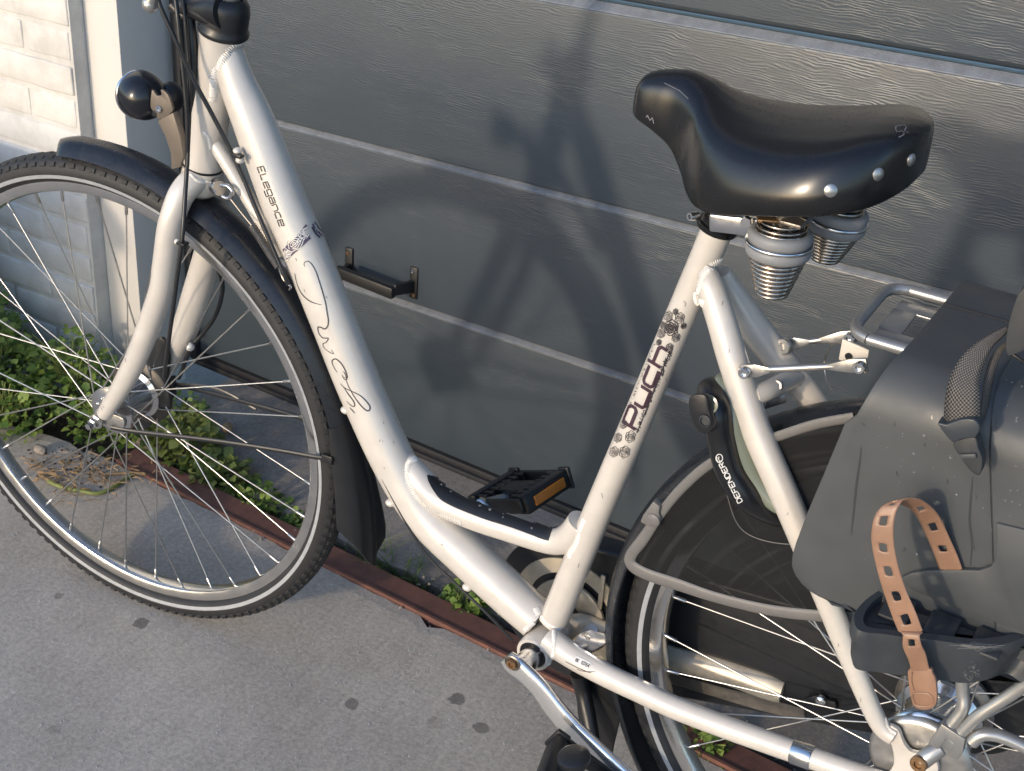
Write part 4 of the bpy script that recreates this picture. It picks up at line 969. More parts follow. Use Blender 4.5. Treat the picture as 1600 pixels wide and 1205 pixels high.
# chain case on the far side
def circ_px(c, r, a0, a1, n): return [c + Vector((math.cos(R(a0+(a1-a0)*i/n))*r, 0, math.sin(R(a0+(a1-a0)*i/n))*r)) for i in range(n+1)]
cb = Vector((BB.x, .060, BB.z)); cr_ = Vector((RHUB.x+.02, .060, RHUB.z))
cc = prism('chain_case', circ_px(cr_, .066, -88, 84, 20) + circ_px(cb, .104, 92, 272, 30), Vector((0, 1, 0)), .034, M['black'], bike, .008, True, 4)
lathe('crank_spider', BB + Vector((0, .050, 0)), rax, [(.02, 0), (.046, 0), (.050, .002), (.050, .006), (.02, .007)], M['cream'], bike, 48)
lathe('chainring', BB + Vector((0, .0575, 0)), rax, [(.058, 0), (.078, 0), (.078, .002), (.058, .002)], M['cream'], bike, 60)
pb = U(940, 925, .055); box('case_bracket', pb, .006, .004, .05, M['cream'], cc, bev=.001)
lathe('case_screw', U(1283, 1094, .052), Vector((0, -1, 0)), [(0, -.002), (.006, -.002), (.006, .003), (.004, .005), (0, .0055)], M['chrome'], cc, 20)
prism('case_lug', [U(a, b, .053) for a, b in [(1258, 1092), (1272, 1088), (1305, 1098), (1308, 1112), (1290, 1120), (1262, 1112)]], Vector((0, 1, 0)), .004, M['black'], cc, .001)
prism('cream_band', [U(a, b, .0585) for a, b in [(1045, 1052), (1120, 1072), (1200, 1092), (1256, 1108), (1258, 1128), (1180, 1108), (1100, 1084), (1045, 1068)]], Vector((0, 1, 0)), .001, M['steel'], cc, 0)
# kickstand plate with bolt
kb = prism('kickstand_plate', [U(a, b, -.018) for a, b in [(888, 1012), (906, 990), (922, 984), (944, 990), (950, 1003), (916, 1024)]], Vector((.2, -.2, 1)), -.004, M['chrome'], bike, .001)
bolt('kickstand_bolt', U(922, 992, -.008), Vector((.1, -.3, 1)), .0105, .009, kb, M['chrome'], True)
tube('kickstand_strut', [U(905, 1012, -.02), U(930, 1000, -.008), U(955, 990, .004)], .005, M['steel'], kb, 10, 10)
tube('kickstand_leg', [U(905, 1052, .0), U(912, 1085, .0), U(925, 1150, -.02), U(935, 1230, -.05)], [.011, .010, .009, .008], M['black'], kb, 14, 20)
# --- cranks and pedals
def arm(name, tr, y, th, m, par):
    pts = cr_interp(tr, 60); vs = []; fs = []; prof = [(.5*math.copysign(abs(math.cos(R(q)))**.8, math.cos(R(q))), math.copysign(abs(math.sin(R(q)))**.8, math.sin(R(q)))) for q in range(0, 360, 15)]
    P = [U(a[0], a[1], y + (a[3] if len(a) > 3 else 0)) for a in pts]; k = len(prof)
    for i, p in enumerate(P):
        t = (P[min(i+1, len(P)-1)] - P[max(i-1, 0)]).normalized(); s = t.cross(Vector((0, 1, 0))).normalized(); wd = pts[i][2]*mpp(p)
        for u, v in prof: vs.append(p + s*(u*wd) + Vector((0, 1, 0))*(v*th/2))
    for i in range(len(P)-1):
        for j in range(k): fs.append((i*k+j, i*k+(j+1) % k, (i+1)*k+(j+1) % k, (i+1)*k+j))
    fs.append(tuple(range(k))); fs.append(tuple(range((len(P)-1)*k, len(P)*k)))
    return mk(name, vs, fs, m, par, True, 50)
ca = arm('crank_arm', [(792, 1026, 26), (801, 1036, 40), (820, 1052, 36), (842, 1074, 36), (866, 1106, 40), (892, 1136, 42), (930, 1172, 40), (968, 1208, 40), (1005, 1242, 44), (1020, 1256, 30)], -.078, .014, M['crank'], bike)
lathe('spindle_boss', BB + Vector((0, -.037, 0)), -rax, [(0, -.01), (.0125, -.01), (.0125, 0), (.0138, .018), (.0165, .030), (.0165, .036), (0, .036)], M['chrome'], ca, 36)
lathe('bolt_recess', U(801, 1036, -.0852), -rax, [(0, 0), (.0098, 0), (.0102, .0008), (.0088, .0016), (.0088, .0006), (0, .0006)], M['steel'], ca, 28)
lathe('crank_bolt', U(801, 1036, -.0856), -rax, [(0, .0022), (.0036, .0022), (.0036, .0045), (.0066, .0045), (.0072, .0025), (.0072, 0), (0, 0)], M['brass'], ca, 6, 30)
def pedal(c, tilt, yaw, lab, refl=True):
    rot = Matrix.Rotation(yaw, 3, 'Z') @ Matrix.Rotation(tilt, 3, 'Y')
    o = box('pedal', c, .098, .030, .020, M['black'], bike, rot, .003)
    for s in (-1, 1):
        bm = bmesh.new(); box_bm(bm, c + rot @ Vector((s*.044, 0, 0)), .014, .088, .026, rot, .003)
        mkbm('side_rail', bm, M['black'], o, True, 35)
        box('rail_tip', c + rot @ Vector((s*.044, .044, 0)), .018, .006, .030, M['black'], o, rot, .002)
        if refl: box('reflector', c + rot @ Vector((s*.0525, 0, 0)), .003, .060, .013, M['orange'], o, rot, .001)
        bm = bmesh.new()
        for j in range(-3, 4): box_bm(bm, c + rot @ Vector((s*.03, j*.012, .0)), .018, .005, .022, rot, .001)
        mkbm('tread_bars', bm, M['black'], o, True, 35)
    for s in (-1, 1): box('end_plate', c + rot @ Vector((0, s*.046, 0)), .09, .006, .020, M['black'], o, rot, .002)
    return o
pedal(U(905, 1236, -.145), R(30), R(14), '', False)
lathe('pedal_cap', U(897, 1186, -.162), U(893, 1160, -.152) - U(897, 1190, -.150), [(0, -.006), (.016, -.006), (.018, -.002), (.018, .004), (.015, .006), (0, .006)], M['black'], bike, 28)
tube('pedal_axle', [U(1000, 1238, -.086), U(940, 1220, -.12)], .006, M['chrome'], bike, 12, 6)
pf = pedal(U(812, 768, .135), R(-26), R(-9), '')
arm('crank_arm', [(905, 960, 36), (860, 905, 30), (800, 838, 28), (752, 792, 30), (744, 784, 22)], .088, .014, M['chrome'], bike)
tube('pedal_axle', [U(752, 790, .085), U(770, 785, .105), U(800, 775, .13)], [.008, .008, .006], M['alu'], bike, 14, 8)

# --- seat post, clamp, saddle
sax = (U(1122, 352) - U(994, 659)).normalized(); ct = U(1122, 352)
lathe('seat_clamp', ct - sax*.004, sax, [(.0165, 0), (.0198, 0), (.0205, .002), (.0205, .006), (.0188, .0075), (.0185, .013), (.0198, .0145), (.0198, .0185), (.0165, .0195)], mat('gloss_black', (.006, .006, .006), .18), bike, 40)
bolt('clamp_bolt', U(1091, 337, -.018), Vector((-.35, -.93, .1)), .0042, .012, bike, M['chrome'])
tube('seat_post', [ct - sax*.02, ct + sax*.05], .0138, M['chrome'], bike, 32, 4)

# --- saddle (loft along x)
ST = [(.047, .006, .940, .016), (.051, .015, .950, .028), (.059, .0230, .9575, .038), (.078, .0265, .9630, .050), (.098, .0300, .9650, .062), (.116, .042, .9605, .073), (.132, .060, .9530, .078), (.150, .077, .9475, .076), (.175, .091, .9450, .069), (.205, .099, .9465, .061), (.235, .103, .9520, .058), (.260, .101, .9590, .059), (.280, .092, .9650, .060), (.298, .076, .9680, .058), (.310, .054, .9680, .053), (.318, .032, .9665, .046), (.321, .010, .9640, .040)]
HP = [(0, .035), (.30, .018), (.55, -.035), (.74, -.11), (.865, -.22), (.945, -.40), (1.0, -.66), (1.0, -.86), (.965, -1.0), (.88, -1.02)]
hp = cr_interp([(a, b) for a, b in HP], 36); st_ = cr_interp(ST, 112)
vs = []; fs = []; full = [(-a, b) for a, b in hp[::-1]] + [(a, b) for a, b in hp[1:]]; k = len(full)
for (x, w_, zt, h_) in st_:
    g = max(0, min(1, (x-.15)/.06)); nz = max(0, min(1, (.13-x)/.05))
    for a, b in full:
        zz = zt + b*h_ + .0012*g*math.exp(-((abs(a)-.62)/.14)**2)
        vs.append(Vector((x + .0, a*w_, zz)))
n_ = len(st_)
for i in range(n_-1):
    for j in range(k-1): fs.append((i*k+j, i*k+j+1, (i+1)*k+j+1, (i+1)*k+j))
fs.append(tuple(range(k))); fs.append(tuple(range((n_-1)*k, n_*k)))
sad = mk('saddle', vs, fs, M['saddle'], bike, True, 80)
box('saddle_base', Vector((.215, 0, .902)), .12, .11, .008, M['black'], sad, bev=.003)
sbv = bvh(sad)
for (px, py) in ((1298, 298), (1372, 272.5), (1423.5, 250)):
    h, nn = hit(sbv, px, py)
    if h is not None:
        r_ = .0056
        lathe('rivet', h - nn*.0006, nn, [(r_*1.0, 0), (r_, .0012), (r_*.8, .0022), (0, .0028)], M['alu'], sad, 24)
for (y0) in (.04, .075):
    for s in (1,): 
        pass
def zs(*p): return [(1200 + a/4, b/4) for a, b in p]
decal(sad, [zs((878, 836), (852, 818), (864, 796), (850, 783), (800, 792), (796, 808), (806, 828), (840, 820), (850, 838), (838, 850), (815, 860))], 1.6, M['greyprint'], 'logo', lift=.0004)
decal(sad, [[(1012, 180), (1016, 188), (1020, 184), (1022, 193)], [(1010, 183), (1013, 180)]], 1.6, M['greyprint'], 'scratch')
decal(sad, [[(1038, 130), (1062, 142), (1076, 155)]], .8, M['greyprint'], 'scratch')
def spring(top, bot, s, par):
    ax = (bot - top); L = ax.length; ax.normalize()
    r0, r1 = .0255*s, .0128*s
    u = ax.orthogonal().normalized(); v = ax.cross(u)
    turns = 9; n = turns*28; P = []
    for i in range(n+1):
        t = i/n; a = 2*math.pi*turns*t; r = r0 + (r1-r0)*t**1.05; P.append(top + ax*(L*(.44 + .56*t)) + (u*math.cos(a) + v*math.sin(a))*r)
    vv, ff = sweep_geo(P, .0023*s, 10); c = mk('coil', vv, ff, M['coil'], par)
    lathe('spring_core', top, ax, [(.006*s, 0), (.007*s, L*.4), (r0*.80, L*.46), (r1*.82, L*.98), (0, L)], M['steel'], c, 28)
    for t, rr, w_ in ((.25, .0262, .0062), (.42, .0268, .0062)):
        lathe('rubber_ring', top + ax*(L*t), ax, [((rr-.004)*s, -w_*s)] + [((rr-.0015 + .0045*math.cos(R(q)))*s, w_*s*math.sin(R(q))) for q in range(-80, 81, 16)] + [((rr-.004)*s, w_*s)], M['springrub'], c, 48)
    lathe('steel_ring', top + ax*(L*.335), ax, [((.0288 + .0022*math.cos(R(q)))*s, .0022*s*math.sin(R(q))) for q in range(-180, 181, 24)], M['chrome'], c, 48)
    for q, rr in ((.06, .0195), (.12, .0215), (.17, .0225)):
        lathe('wire_loop', top + ax*(L*q), ax, [((rr + .0016*math.cos(R(w2)))*s, .0016*s*math.sin(R(w2))) for w2 in range(-180, 181, 30)], M['coil'], c, 40)
    tube('spring_rod', [top - ax*.012, top + ax*(L*.3)], .0055*s, M['steel'], c, 12, 4)
    box('spring_bar', top + ax*.004, .046*s, .012, .003, M['brass'], c, Matrix.Rotation(.5, 3, 'Z'), .0008)
spring(U(1224, 338, -.052), U(1206, 458, -.052), 1.0, sad)
spring(U(1317, 310, .050), U(1288, 402, .050), 1.0, sad)
for y in (-.022, .022):
    tube('saddle_rail', [Vector((.13, y, .888)), Vector((.165, y, .880)), Vector((.21, y*1.6, .878)), Vector((.245, y*2.2, .876))], .0036, M['chrome'], sad, 12, 30)
box('saddle_clamp', U(1160, 342, -.008), .050, .044, .018, M['chrome'], sad, Matrix.Rotation(-.15, 3, 'Y'), .003)
box('clamp_ear', U(1188, 345, -.024), .036, .008, .016, M['alu'], sad, Matrix.Rotation(.1, 3, 'Y') @ Matrix.Rotation(-.2, 3, 'Z'), .002)
bolt('clamp_nut', U(1168, 346, -.036), Vector((0, -1, 0)), .006, .005, sad, M['chrome'], True)
box('spring_bridge', (U(1224, 338, -.052) + U(1317, 310, .050))/2 + Vector((0, 0, .004)), .020, .13, .004, M['steel'], sad, None, .001)

# --- headlight
lc = FU(224, 151, -.005); lax = Vector((-.86, .42, -.10)).normalized()
lamp = lathe('headlight', lc, lax, [(0, -.026), (.009, -.0255), (.018, -.022), (.0245, -.014), (.0275, -.004), (.0285, .004), (.0285, .010), (.027, .0115)], mat('lamp_black', (.009, .010, .014), .22), bike, 48)
lathe('lens', lc + lax*.0105, lax, [(.0275, 0), (.0268, .003), (.020, .007), (.010, .009), (0, .0095)], mat('lens', (.75, .77, .78), .1, trans=.6), lamp, 40)
lathe('bezel', lc + lax*.009, lax, [(.0284, 0), (.0292, .001), (.0292, .004), (.0275, .0045)], M['chrome'], lamp, 48)
ball('rear_housing', FU(266, 152, .02), .0175, mat('lamp_black2', (.012, .012, .014), .4), lamp, (1, 1, 1.05), 24)
prism('bracket_fork', [FU(a, b, -.022) for a, b in smooth_poly([(237, 141), (245, 150), (252, 148), (251, 140), (262, 148), (268, 165), (268, 176), (248, 187), (243, 176), (235, 168)], 3)], S @ Vector((0, 1, 0)), .004, M['tan'], lamp, .001)
prism('bracket_fork', [FU(a, b, .014) for a, b in smooth_poly([(250, 139), (262, 148), (268, 165), (262, 176), (252, 168)], 3)], S @ Vector((0, 1, 0)), .004, M['tan'], lamp, .001)
prism('bracket_arm', [FU(a, b, -.024) for a, b in [(245, 189), (270, 176), (282, 214), (287, 245), (281, 262), (267, 266), (266, 240), (258, 215)]], S @ Vector((0, 1, 0)), .010, M['tan'], lamp, .002)
bolt('bracket_screw', FU(249, 170, -.022), -fax, .0042, .003, lamp, M['chrome'])
box('bracket_gap', FU(243, 176, -.020), .008, .004, .010, M['black'], lamp, None, .001)

# --- rear carrier
zc = .789; carr = tube('carrier', [Vector((.62, -.062, zc)), Vector((.45, -.062, zc)), Vector((.335, -.062, zc)), Vector((.321, -.061, zc)), Vector((.310, -.055, zc)), Vector((.304, -.042, zc)), Vector((.303, -.02, zc)), Vector((.303, .02, zc)), Vector((.304, .042, zc)), Vector((.310, .055, zc)), Vector((.321, .061, zc)), Vector((.335, .062, zc)), Vector((.45, .062, zc)), Vector((.62, .062, zc))], .0056, M['silver'], bike, 20, 90)
carr.location = Vector((0, 0, 0))
bm = bmesh.new()
for (cx, cy, sx, sy) in ((.355, -.035, .07, .022), (.355, .035, .07, .022), (.330, 0, .022, .05), (.385, 0, .02, .05)): box_bm(bm, Vector((cx, cy, zc - .006)), sx, sy, .0025, None, .0008)
mkbm('carrier_plate', bm, M['silver'], carr, True, 35)
prism('front_bracket', [U(a, b, -.045) for a, b in [(1316, 530), (1340, 540), (1358, 548), (1352, 584), (1334, 574), (1310, 562)]], Vector((0, 1, 0)), .003, mat('bracket_cream', (.55, .50, .43), .45), carr, .0008)
lathe('bracket_hole', U(1326, 557, -.0457), -rax, [(0, 0), (.0035, 0), (.0035, .0004), (0, .0004)], M['black'], carr, 20)
def rod(a, b, ya, yb, nm):
    pa, pb_ = U(*a, ya), U(*b, yb); d = (pb_-pa); L = d.length; dn = d.normalized()
    t = tube(nm, [pa + dn*.018, pa + dn*.024, pb_ - dn*.030, pb_ - dn*.024], [.0018, .0032, .0032, .0018], M['alu'], carr, 12, 12)
    s = dn.cross(Vector((0, 1, 0))).normalized(); nrm = dn.cross(s).normalized()
    for p, q in ((pa - dn*.006, pa + dn*.024), (pb_ + dn*.006, pb_ - dn*.032)):
        e = (q-p).normalized(); prism('flat_end', [p - s*.0062, p + e*.016 - s*.0066, q - s*.0025, q + s*.0025, p + e*.016 + s*.0066, p + s*.0062], nrm, .0028, M['alu'], t, .0008)
    for p in (pa, pb_): bolt('stay_bolt', p + Vector((0, -.0035, 0)), Vector((0, -1, 0)), .0058, .0055, t, M['chrome'])
rod((1167, 579), (1346, 570), -.058, -.058, 'carrier_stay')
rod((1229, 538), (1330, 525), .040, .050, 'carrier_stay')
tube('stay_boss', [U(1163, 578, -.045), U(1168, 579, -.058)], .006, PN, ss, 16, 4)
bolt('boss_bolt', U(1228, 541, .030), Vector((-.3, -1, .2)), .0085, .006, sf, M['alu'])
tube('stay_bridge', [U(1178, 618, -.035), U(1200, 610, -.02), U(1225, 598, .01), U(1250, 588, .04)], [.010, .010, .010, .009], PN, bike, 18, 20)
bolt('bridge_bolt', U(1217, 602, -.012), Vector((-.2, -1, .3)), .0055, .004, bike, M['alu'])
tube('bridge_bracket', [U(1185, 628, -.03), U(1207, 626, -.01), U(1222, 620, 0)], [.009, .006, .007], M['alu'], bike, 14, 10)
tube('light_cable', [U(1318, 535, .05), U(1300, 540, .055), U(1288, 565, .06), U(1292, 595, .05), U(1300, 610, .03)], .0009, M['alu'], carr, 6, 24)
# carrier legs and axle clamp
tube('carrier_leg', [U(1502, 1000, -.075), U(1504, 1075, -.078), U(1505, 1105, -.082), U(1490, 1128, -.086), U(1478, 1140, -.088)], .0062, M['silver'], carr, 18, 40)
tube('carrier_leg', [U(1640, 1045, -.078), U(1580, 1085, -.080), U(1530, 1118, -.085), U(1496, 1150, -.089)], .0062, M['silver'], carr, 18, 30)
tube('carrier_leg', [U(1640, 1190, -.078), U(1600, 1166, -.080), U(1562, 1150, -.083), U(1535, 1148, -.087), U(1518, 1160, -.09)], .0066, M['silver'], carr, 18, 30)
prism('axle_clamp', [U(a, b, -.096) for a, b in [(1471, 1132), (1508, 1156), (1504, 1178), (1496, 1188), (1482, 1183), (1490, 1162), (1478, 1155), (1466, 1172), (1450, 1163)]], Vector((0, 1, 0)), .012, M['silver'], carr, .001)
tube('clamp_lug', [U(1470, 1168, -.082), U(1452, 1180, -.088), U(1440, 1190, -.092)], [.008, .009, .0085], M['silver'], carr, 18, 8)
bolt('axle_bolt', U(1437, 1192, -.096), Vector((-.15, -1, .1)), .0085, .005, carr, M['brass'])

# --- ring lock
lk = tube('ring_lock', [U(1122, 604, -.020), U(1112, 612, -.040), U(1120, 640, -.058), U(1128, 690, -.060), U(1142, 738, -.060), U(1170, 776, -.056), U(1212, 802, -.036), U(1255, 812, -.015)], [.012, .0145, .0145, .0145, .015, .015, .013, .010], mat('lock_black', (.009, .0095, .011), .28), bike, 28, 70, .85)
tube('inner_ring', [U(1150, 592, .0), U(1130, 598, -.030), U(1143, 640, -.046), U(1158, 695, -.048), U(1178, 745, -.048), U(1208, 782, -.048), U(1240, 800, -.048)], [.008, .010, .0105, .0105, .0105, .010, .008], M['green'], lk, 24, 60, .8)
prism('frame_mount', [U(a, b, -.050) for a, b in [(1170, 708), (1182, 722), (1196, 752), (1204, 752), (1212, 768), (1196, 770), (1176, 748), (1168, 722)]], Vector((0, 1, 0)), .004, M['weld'], lk, .001)
kc = U(1109, 632, -.073)
lathe('keyhole_ring', kc, Vector((-.1, -1, .25)), [(.0075, 0), (.0092, .0008), (.0092, .002), (.0072, .0024), (.0068, .0006), (0, .0006)], M['green'], lk, 32)
box('key_blade', kc + Vector((0, -.002, 0)), .003, .003, .010, M['steel'], lk, None, .0005)
prism('key', [U(a, b, -.084) for a, b in smooth_poly([(1076, 622), (1092, 617), (1104, 622), (1108, 645), (1114, 662), (1110, 674), (1096, 678), (1086, 668), (1078, 648)], 3)], Vector((.15, 1, 0)), .007, M['black'], lk, .002)
lathe('key_hole', U(1102, 658, -.085), Vector((-.1, -1, .1)), [(.0046, 0), (.0062, .0012), (.0046, .0022), (.0042, 0), (0, 0)], M['seatdark'], lk, 24)
decal(lk, text_strokes('DEFENDER', (1160, 783), (1130, 722), 7.5, 0, .25), 1.7, M['white'], 'lettering', step=1)
decal(lk, [[(1124 + 5*math.cos(a), 716 + 6.5*math.sin(a)) for a in [i*math.pi/8 for i in range(17)]]], 1.4, M['white'], 'lettering', step=1)
decal(lk, text_strokes('R', (1127, 719.5), (1123.5, 713), 5), 1.1, M['white'], 'lettering', step=1)

# ============================================================ CHILD SEAT
def inward(o):
    n = sum((p.normal*p.area for p in o.data.polygons), Vector()); return -1 if n.y < 0 else 1
seat = thing('child_seat', 'dark grey plastic bicycle child seat side with tan footrest strap', 'child seat', (.45, 0, 0))
SP = M['seat']; YP = -.120
rows = []
zt_ = .795
prof = [(.105, zt_+.000), (.06, zt_+.001), (.0, zt_+.001), (-.045, zt_)]
arcn = 10; r_ = .050
for i in range(1, arcn+1):
    t = math.pi/2*i/arcn; prof.append((-.070 + .0 - r_*math.sin(t), zt_ - r_ + r_*math.cos(t)))
lx = {}
for (y, z) in prof: rows.append((y, z, .352 if y > -.05 else None))
left = [(1352, 588), (1345, 605), (1320, 662), (1291, 732), (1262, 800), (1243, 850), (1238, 868), (1237, 884), (1242, 898), (1252, 912), (1265, 924), (1282, 934), (1300, 939)]
lw = [U(a, b, YP) for a, b in left]
zA = prof[-1][1]
x_top = U(1440, 510, -.0).x
pr2 = []
for i, (y, z) in enumerate(prof):
    t = i/(len(prof)-1); pr2.append((y, z, .362*(1-t)**1 + .338*t))
for p in lw:
    if p.z < zA - .004: pr2.append((YP, p.z, p.x))
XR = .437; zb_ = lw[-1].z
vs = []; fs = []; nc = 14
for (y, z, xl) in pr2:
    for j in range(nc+1):
        t = j/nc; x = xl + (XR + max(0, .80 - z)*.27 - xl)*t
        zz = z - (t*.0 if z > .62 else 0)
        vs.append(Vector((x, y, zz)))
# bottom edge keeps following the horizontal
for i in range(len(pr2)-1):
    for j in range(nc): a = i*(nc+1)+j; fs.append((a, a+1, a+nc+2, a+nc+1))
sp = mk('side_panel', vs, fs, SP, seat, True, 50)
md = sp.modifiers.new('thickness', 'SOLIDIFY'); md.thickness = .004; md.offset = inward(sp)
md = sp.modifiers.new('round', 'BEVEL'); md.width = .0008; md.segments = 2; md.limit_method = 'ANGLE'; md.angle_limit = R(50)
# right side shell, slightly proud
vs = []; fs = []; XE = .66
pr3 = [(y, z) for y, z, _ in pr2 if True]; zl_ = .520
pr3 = [(p[0], p[1]) for p in pr3 if p[1] > zb_ + .02] + [(YP, .562)]
for (y, z) in pr3:
    k = -.003 if z < zt_-.02 else 0
    xr0 = XR + max(0, .80 - z)*.27
    for x in (xr0 - .0005, xr0 + .002, xr0 + .01, .54, .58, .62, XE): vs.append(Vector((x, y + (k if x > xr0 else 0), z + (0 if k else .002))))
for i in range(len(pr3)-1):
    for j in range(6): a = i*7+j; fs.append((a, a+1, a+8, a+7))
sh = mk('side_shell', vs, fs, SP, seat, True, 50)
md = sh.modifiers.new('thickness', 'SOLIDIFY'); md.thickness = .004; md.offset = inward(sh)
zc1, zc2 = U(1482, 477, .03), U(1575, 497, .03)
box('panel_seam', (Vector((.362, .035, zt_+.0025)) + Vector((.437, .035, zt_+.0025)))/2, .078, .0008, .0008, M['black'], sp, None, 0)
# cushion
cu = [U(a, b, -.135) for a, b in smooth_poly([(1598, 452), (1584, 478), (1574, 515), (1571, 545), (1578, 556), (1600, 548), (1640, 540), (1680, 470), (1640, 440)], 4)]
prism('cushion', cu, Vector((0, 1, 0)), .05, M['seatdark'], seat, .008, True, 4)
box('shell_slot', U(1590, 559, -.125), .012, .003, .0022, M['black'], sh, Matrix.Rotation(.35, 3, 'Y'), .0004)
# webbing strap and buckle
wl = [(1573, 508, -.126), (1556, 516, -.128), (1534, 529, -.132), (1510, 548, -.137), (1491, 574, -.143), (1480, 604, -.148), (1475, 640, -.150), (1475, 664, -.150)]
wr = [(1578, 514, -.128), (1567, 527, -.130), (1553, 541, -.133), (1540, 565, -.138), (1532, 590, -.143), (1531, 612, -.148), (1532, 640, -.150), (1530, 664, -.150)]
vs = []; fs = []; A_ = cr_interp(wl, 56); B_ = cr_interp(wr, 56); uvs = []
for i, (a, b) in enumerate(zip(A_, B_)):
    for j in range(5): t = j/4; p = U(*a)*(1-t) + U(*b)*t + Vector((0, -.003*math.sin(math.pi*t), 0)); vs.append(p); uvs.append((t, i/56*1.0))
for i in range(len(A_)-1):
    for j in range(4): a = i*5+j; fs.append((a, a+1, a+6, a+5))
wb = mk('webbing', vs, fs, M['weave'], seat, True, 60)
ul = wb.data.uv_layers.new(name='UVMap')
for lp in wb.data.loops: ul.data[lp.index].uv = uvs[lp.vertex_index]
md = wb.modifiers.new('thickness', 'SOLIDIFY'); md.thickness = .0018
# folded back part of the webbing, in its own shade
wl2 = [(1570, 535, -.124), (1550, 556, -.126), (1540, 590, -.130), (1536, 630, -.134), (1530, 662, -.138)]; wr2 = [(1573, 540, -.1235), (1562, 560, -.124), (1554, 590, -.124), (1546, 630, -.126), (1537, 660, -.130)]
vs = []; fs = []; A_ = cr_interp(wl2, 32); B_ = cr_interp(wr2, 32); uvs = []
for i, (a, b) in enumerate(zip(A_, B_)):
    for j in range(3): t = j/2; vs.append(U(*a)*(1-t) + U(*b)*t); uvs.append((t*.5, i/33*.8))
for i in range(len(A_)-1):
    for j in range(2): a = i*3+j; fs.append((a, a+1, a+4, a+3))
w2 = mk('webbing_tail', vs, fs, M['weave'], seat, True, 60); ul = w2.data.uv_layers.new(name='UVMap')
for lp in w2.data.loops: ul.data[lp.index].uv = uvs[lp.vertex_index]
md = w2.modifiers.new('thickness', 'SOLIDIFY'); md.thickness = .0018
bk = prism('buckle', [U(a, b, -.158) for a, b in smooth_poly([(1464, 661), (1478, 664), (1500, 656), (1522, 656), (1531, 668), (1524, 684), (1505, 686), (1490, 692), (1480, 684)], 2)], Vector((0, 1, 0)), .014, mat('buckle_plastic', (.03, .036, .043), .42), seat, .002, True, 3)
prism('buckle_clip', [U(a, b, -.152) for a, b in smooth_poly([(1488, 694), (1504, 686), (1524, 684), (1528, 700), (1535, 718), (1533, 738), (1527, 744), (1514, 734), (1500, 714)], 2)], Vector((0, 1, 0)), .014, M['seatdark'], bk, .002, True, 3)
box('clip_tab', U(1513, 712, -.1535), .013, .004, .004, M['seat'], bk, Matrix.Rotation(-.4, 3, 'Y'), .001)
# raised back plate above the footrest
prism('back_plate', [U(a, b, YP-.0060) for a, b in [(1408, 903), (1424, 896), (1450, 892), (1490, 891), (1530, 892), (1548, 886), (1556, 872), (1557, 818), (1640, 838), (1700, 1040), (1590, 986), (1500, 952), (1424, 922)]], Vector((0, 1, 0)), .0055, SP, seat, .001)
# footrest tray
zr = U(1420, 922, YP).z
o1 = [(1372, 924), (1352, 938), (1337, 955), (1333, 968), (1338, 984), (1352, 990), (1374, 992), (1410, 997), (1450, 1001), (1500, 1008), (1540, 1012), (1580, 1006), (1612, 996), (1640, 1012)]
i1 = [(1380, 928), (1362, 942), (1351, 958), (1349, 970), (1354, 978), (1368, 982), (1390, 984), (1420, 987), (1455, 990), (1500, 996), (1530, 998), (1560, 995), (1590, 990), (1622, 1004)]
def zpl(pts, z): return [UZ(a, b, z) for a, b in pts]
O = [Vector(p) for p in cr_interp([tuple(UZ(a, b, zr)) for a, b in o1], 78)]; I = [Vector(p) for p in cr_interp([tuple(UZ(a, b, zr)) for a, b in i1], 78)]
k = len(O); cen = sum(O, Vector())/k
vs = []; fs = []
def inset(P, f, dz, dyy=0): return [Vector((p.x + (cen.x - p.x)*f, min(p.y + (cen.y - p.y)*f + dyy, YP), p.z + dz)) for p in P]
rings = [inset(I, .04, -.024), I, inset(O, 0.01, .0012), O, inset(O, -.012, -.004), inset(O, -.012, -.013), inset(O, .03, -.015), inset(O, .08, -.036), inset(O, .12, -.042)]
for rg in rings: vs += rg
for a in range(len(rings)-1):
    for j in range(k-1): fs.append((a*k+j, a*k+j+1, (a+1)*k+j+1, (a+1)*k+j))
tray = mk('footrest', vs, fs, mat('footrest_plastic', (.036, .041, .046), .5, var=.15, vscale=40, bump=.1, bscale=900), seat, True, 45)
fl0 = inset(I, .01, -.0085); mk('tray_floor', fl0 + [], [tuple(range(len(fl0)))], M['seatdark'], tray, False)
for tx in (.12, .42, .72):
    p = I[int(k*.5)] + (I[-1] - I[0])*(tx - .5) ; c = Vector((I[0].x + (I[-1].x - I[0].x)*tx, YP - .024, zr - .0065))
    box('floor_rib', c, .026, .036, .004, M['seatdark'], tray, None, .002)
fb = inset(O, .12, -.042); mk('tray_bottom', fb, [tuple(range(len(fb)))], M['seatdark'], tray, False)
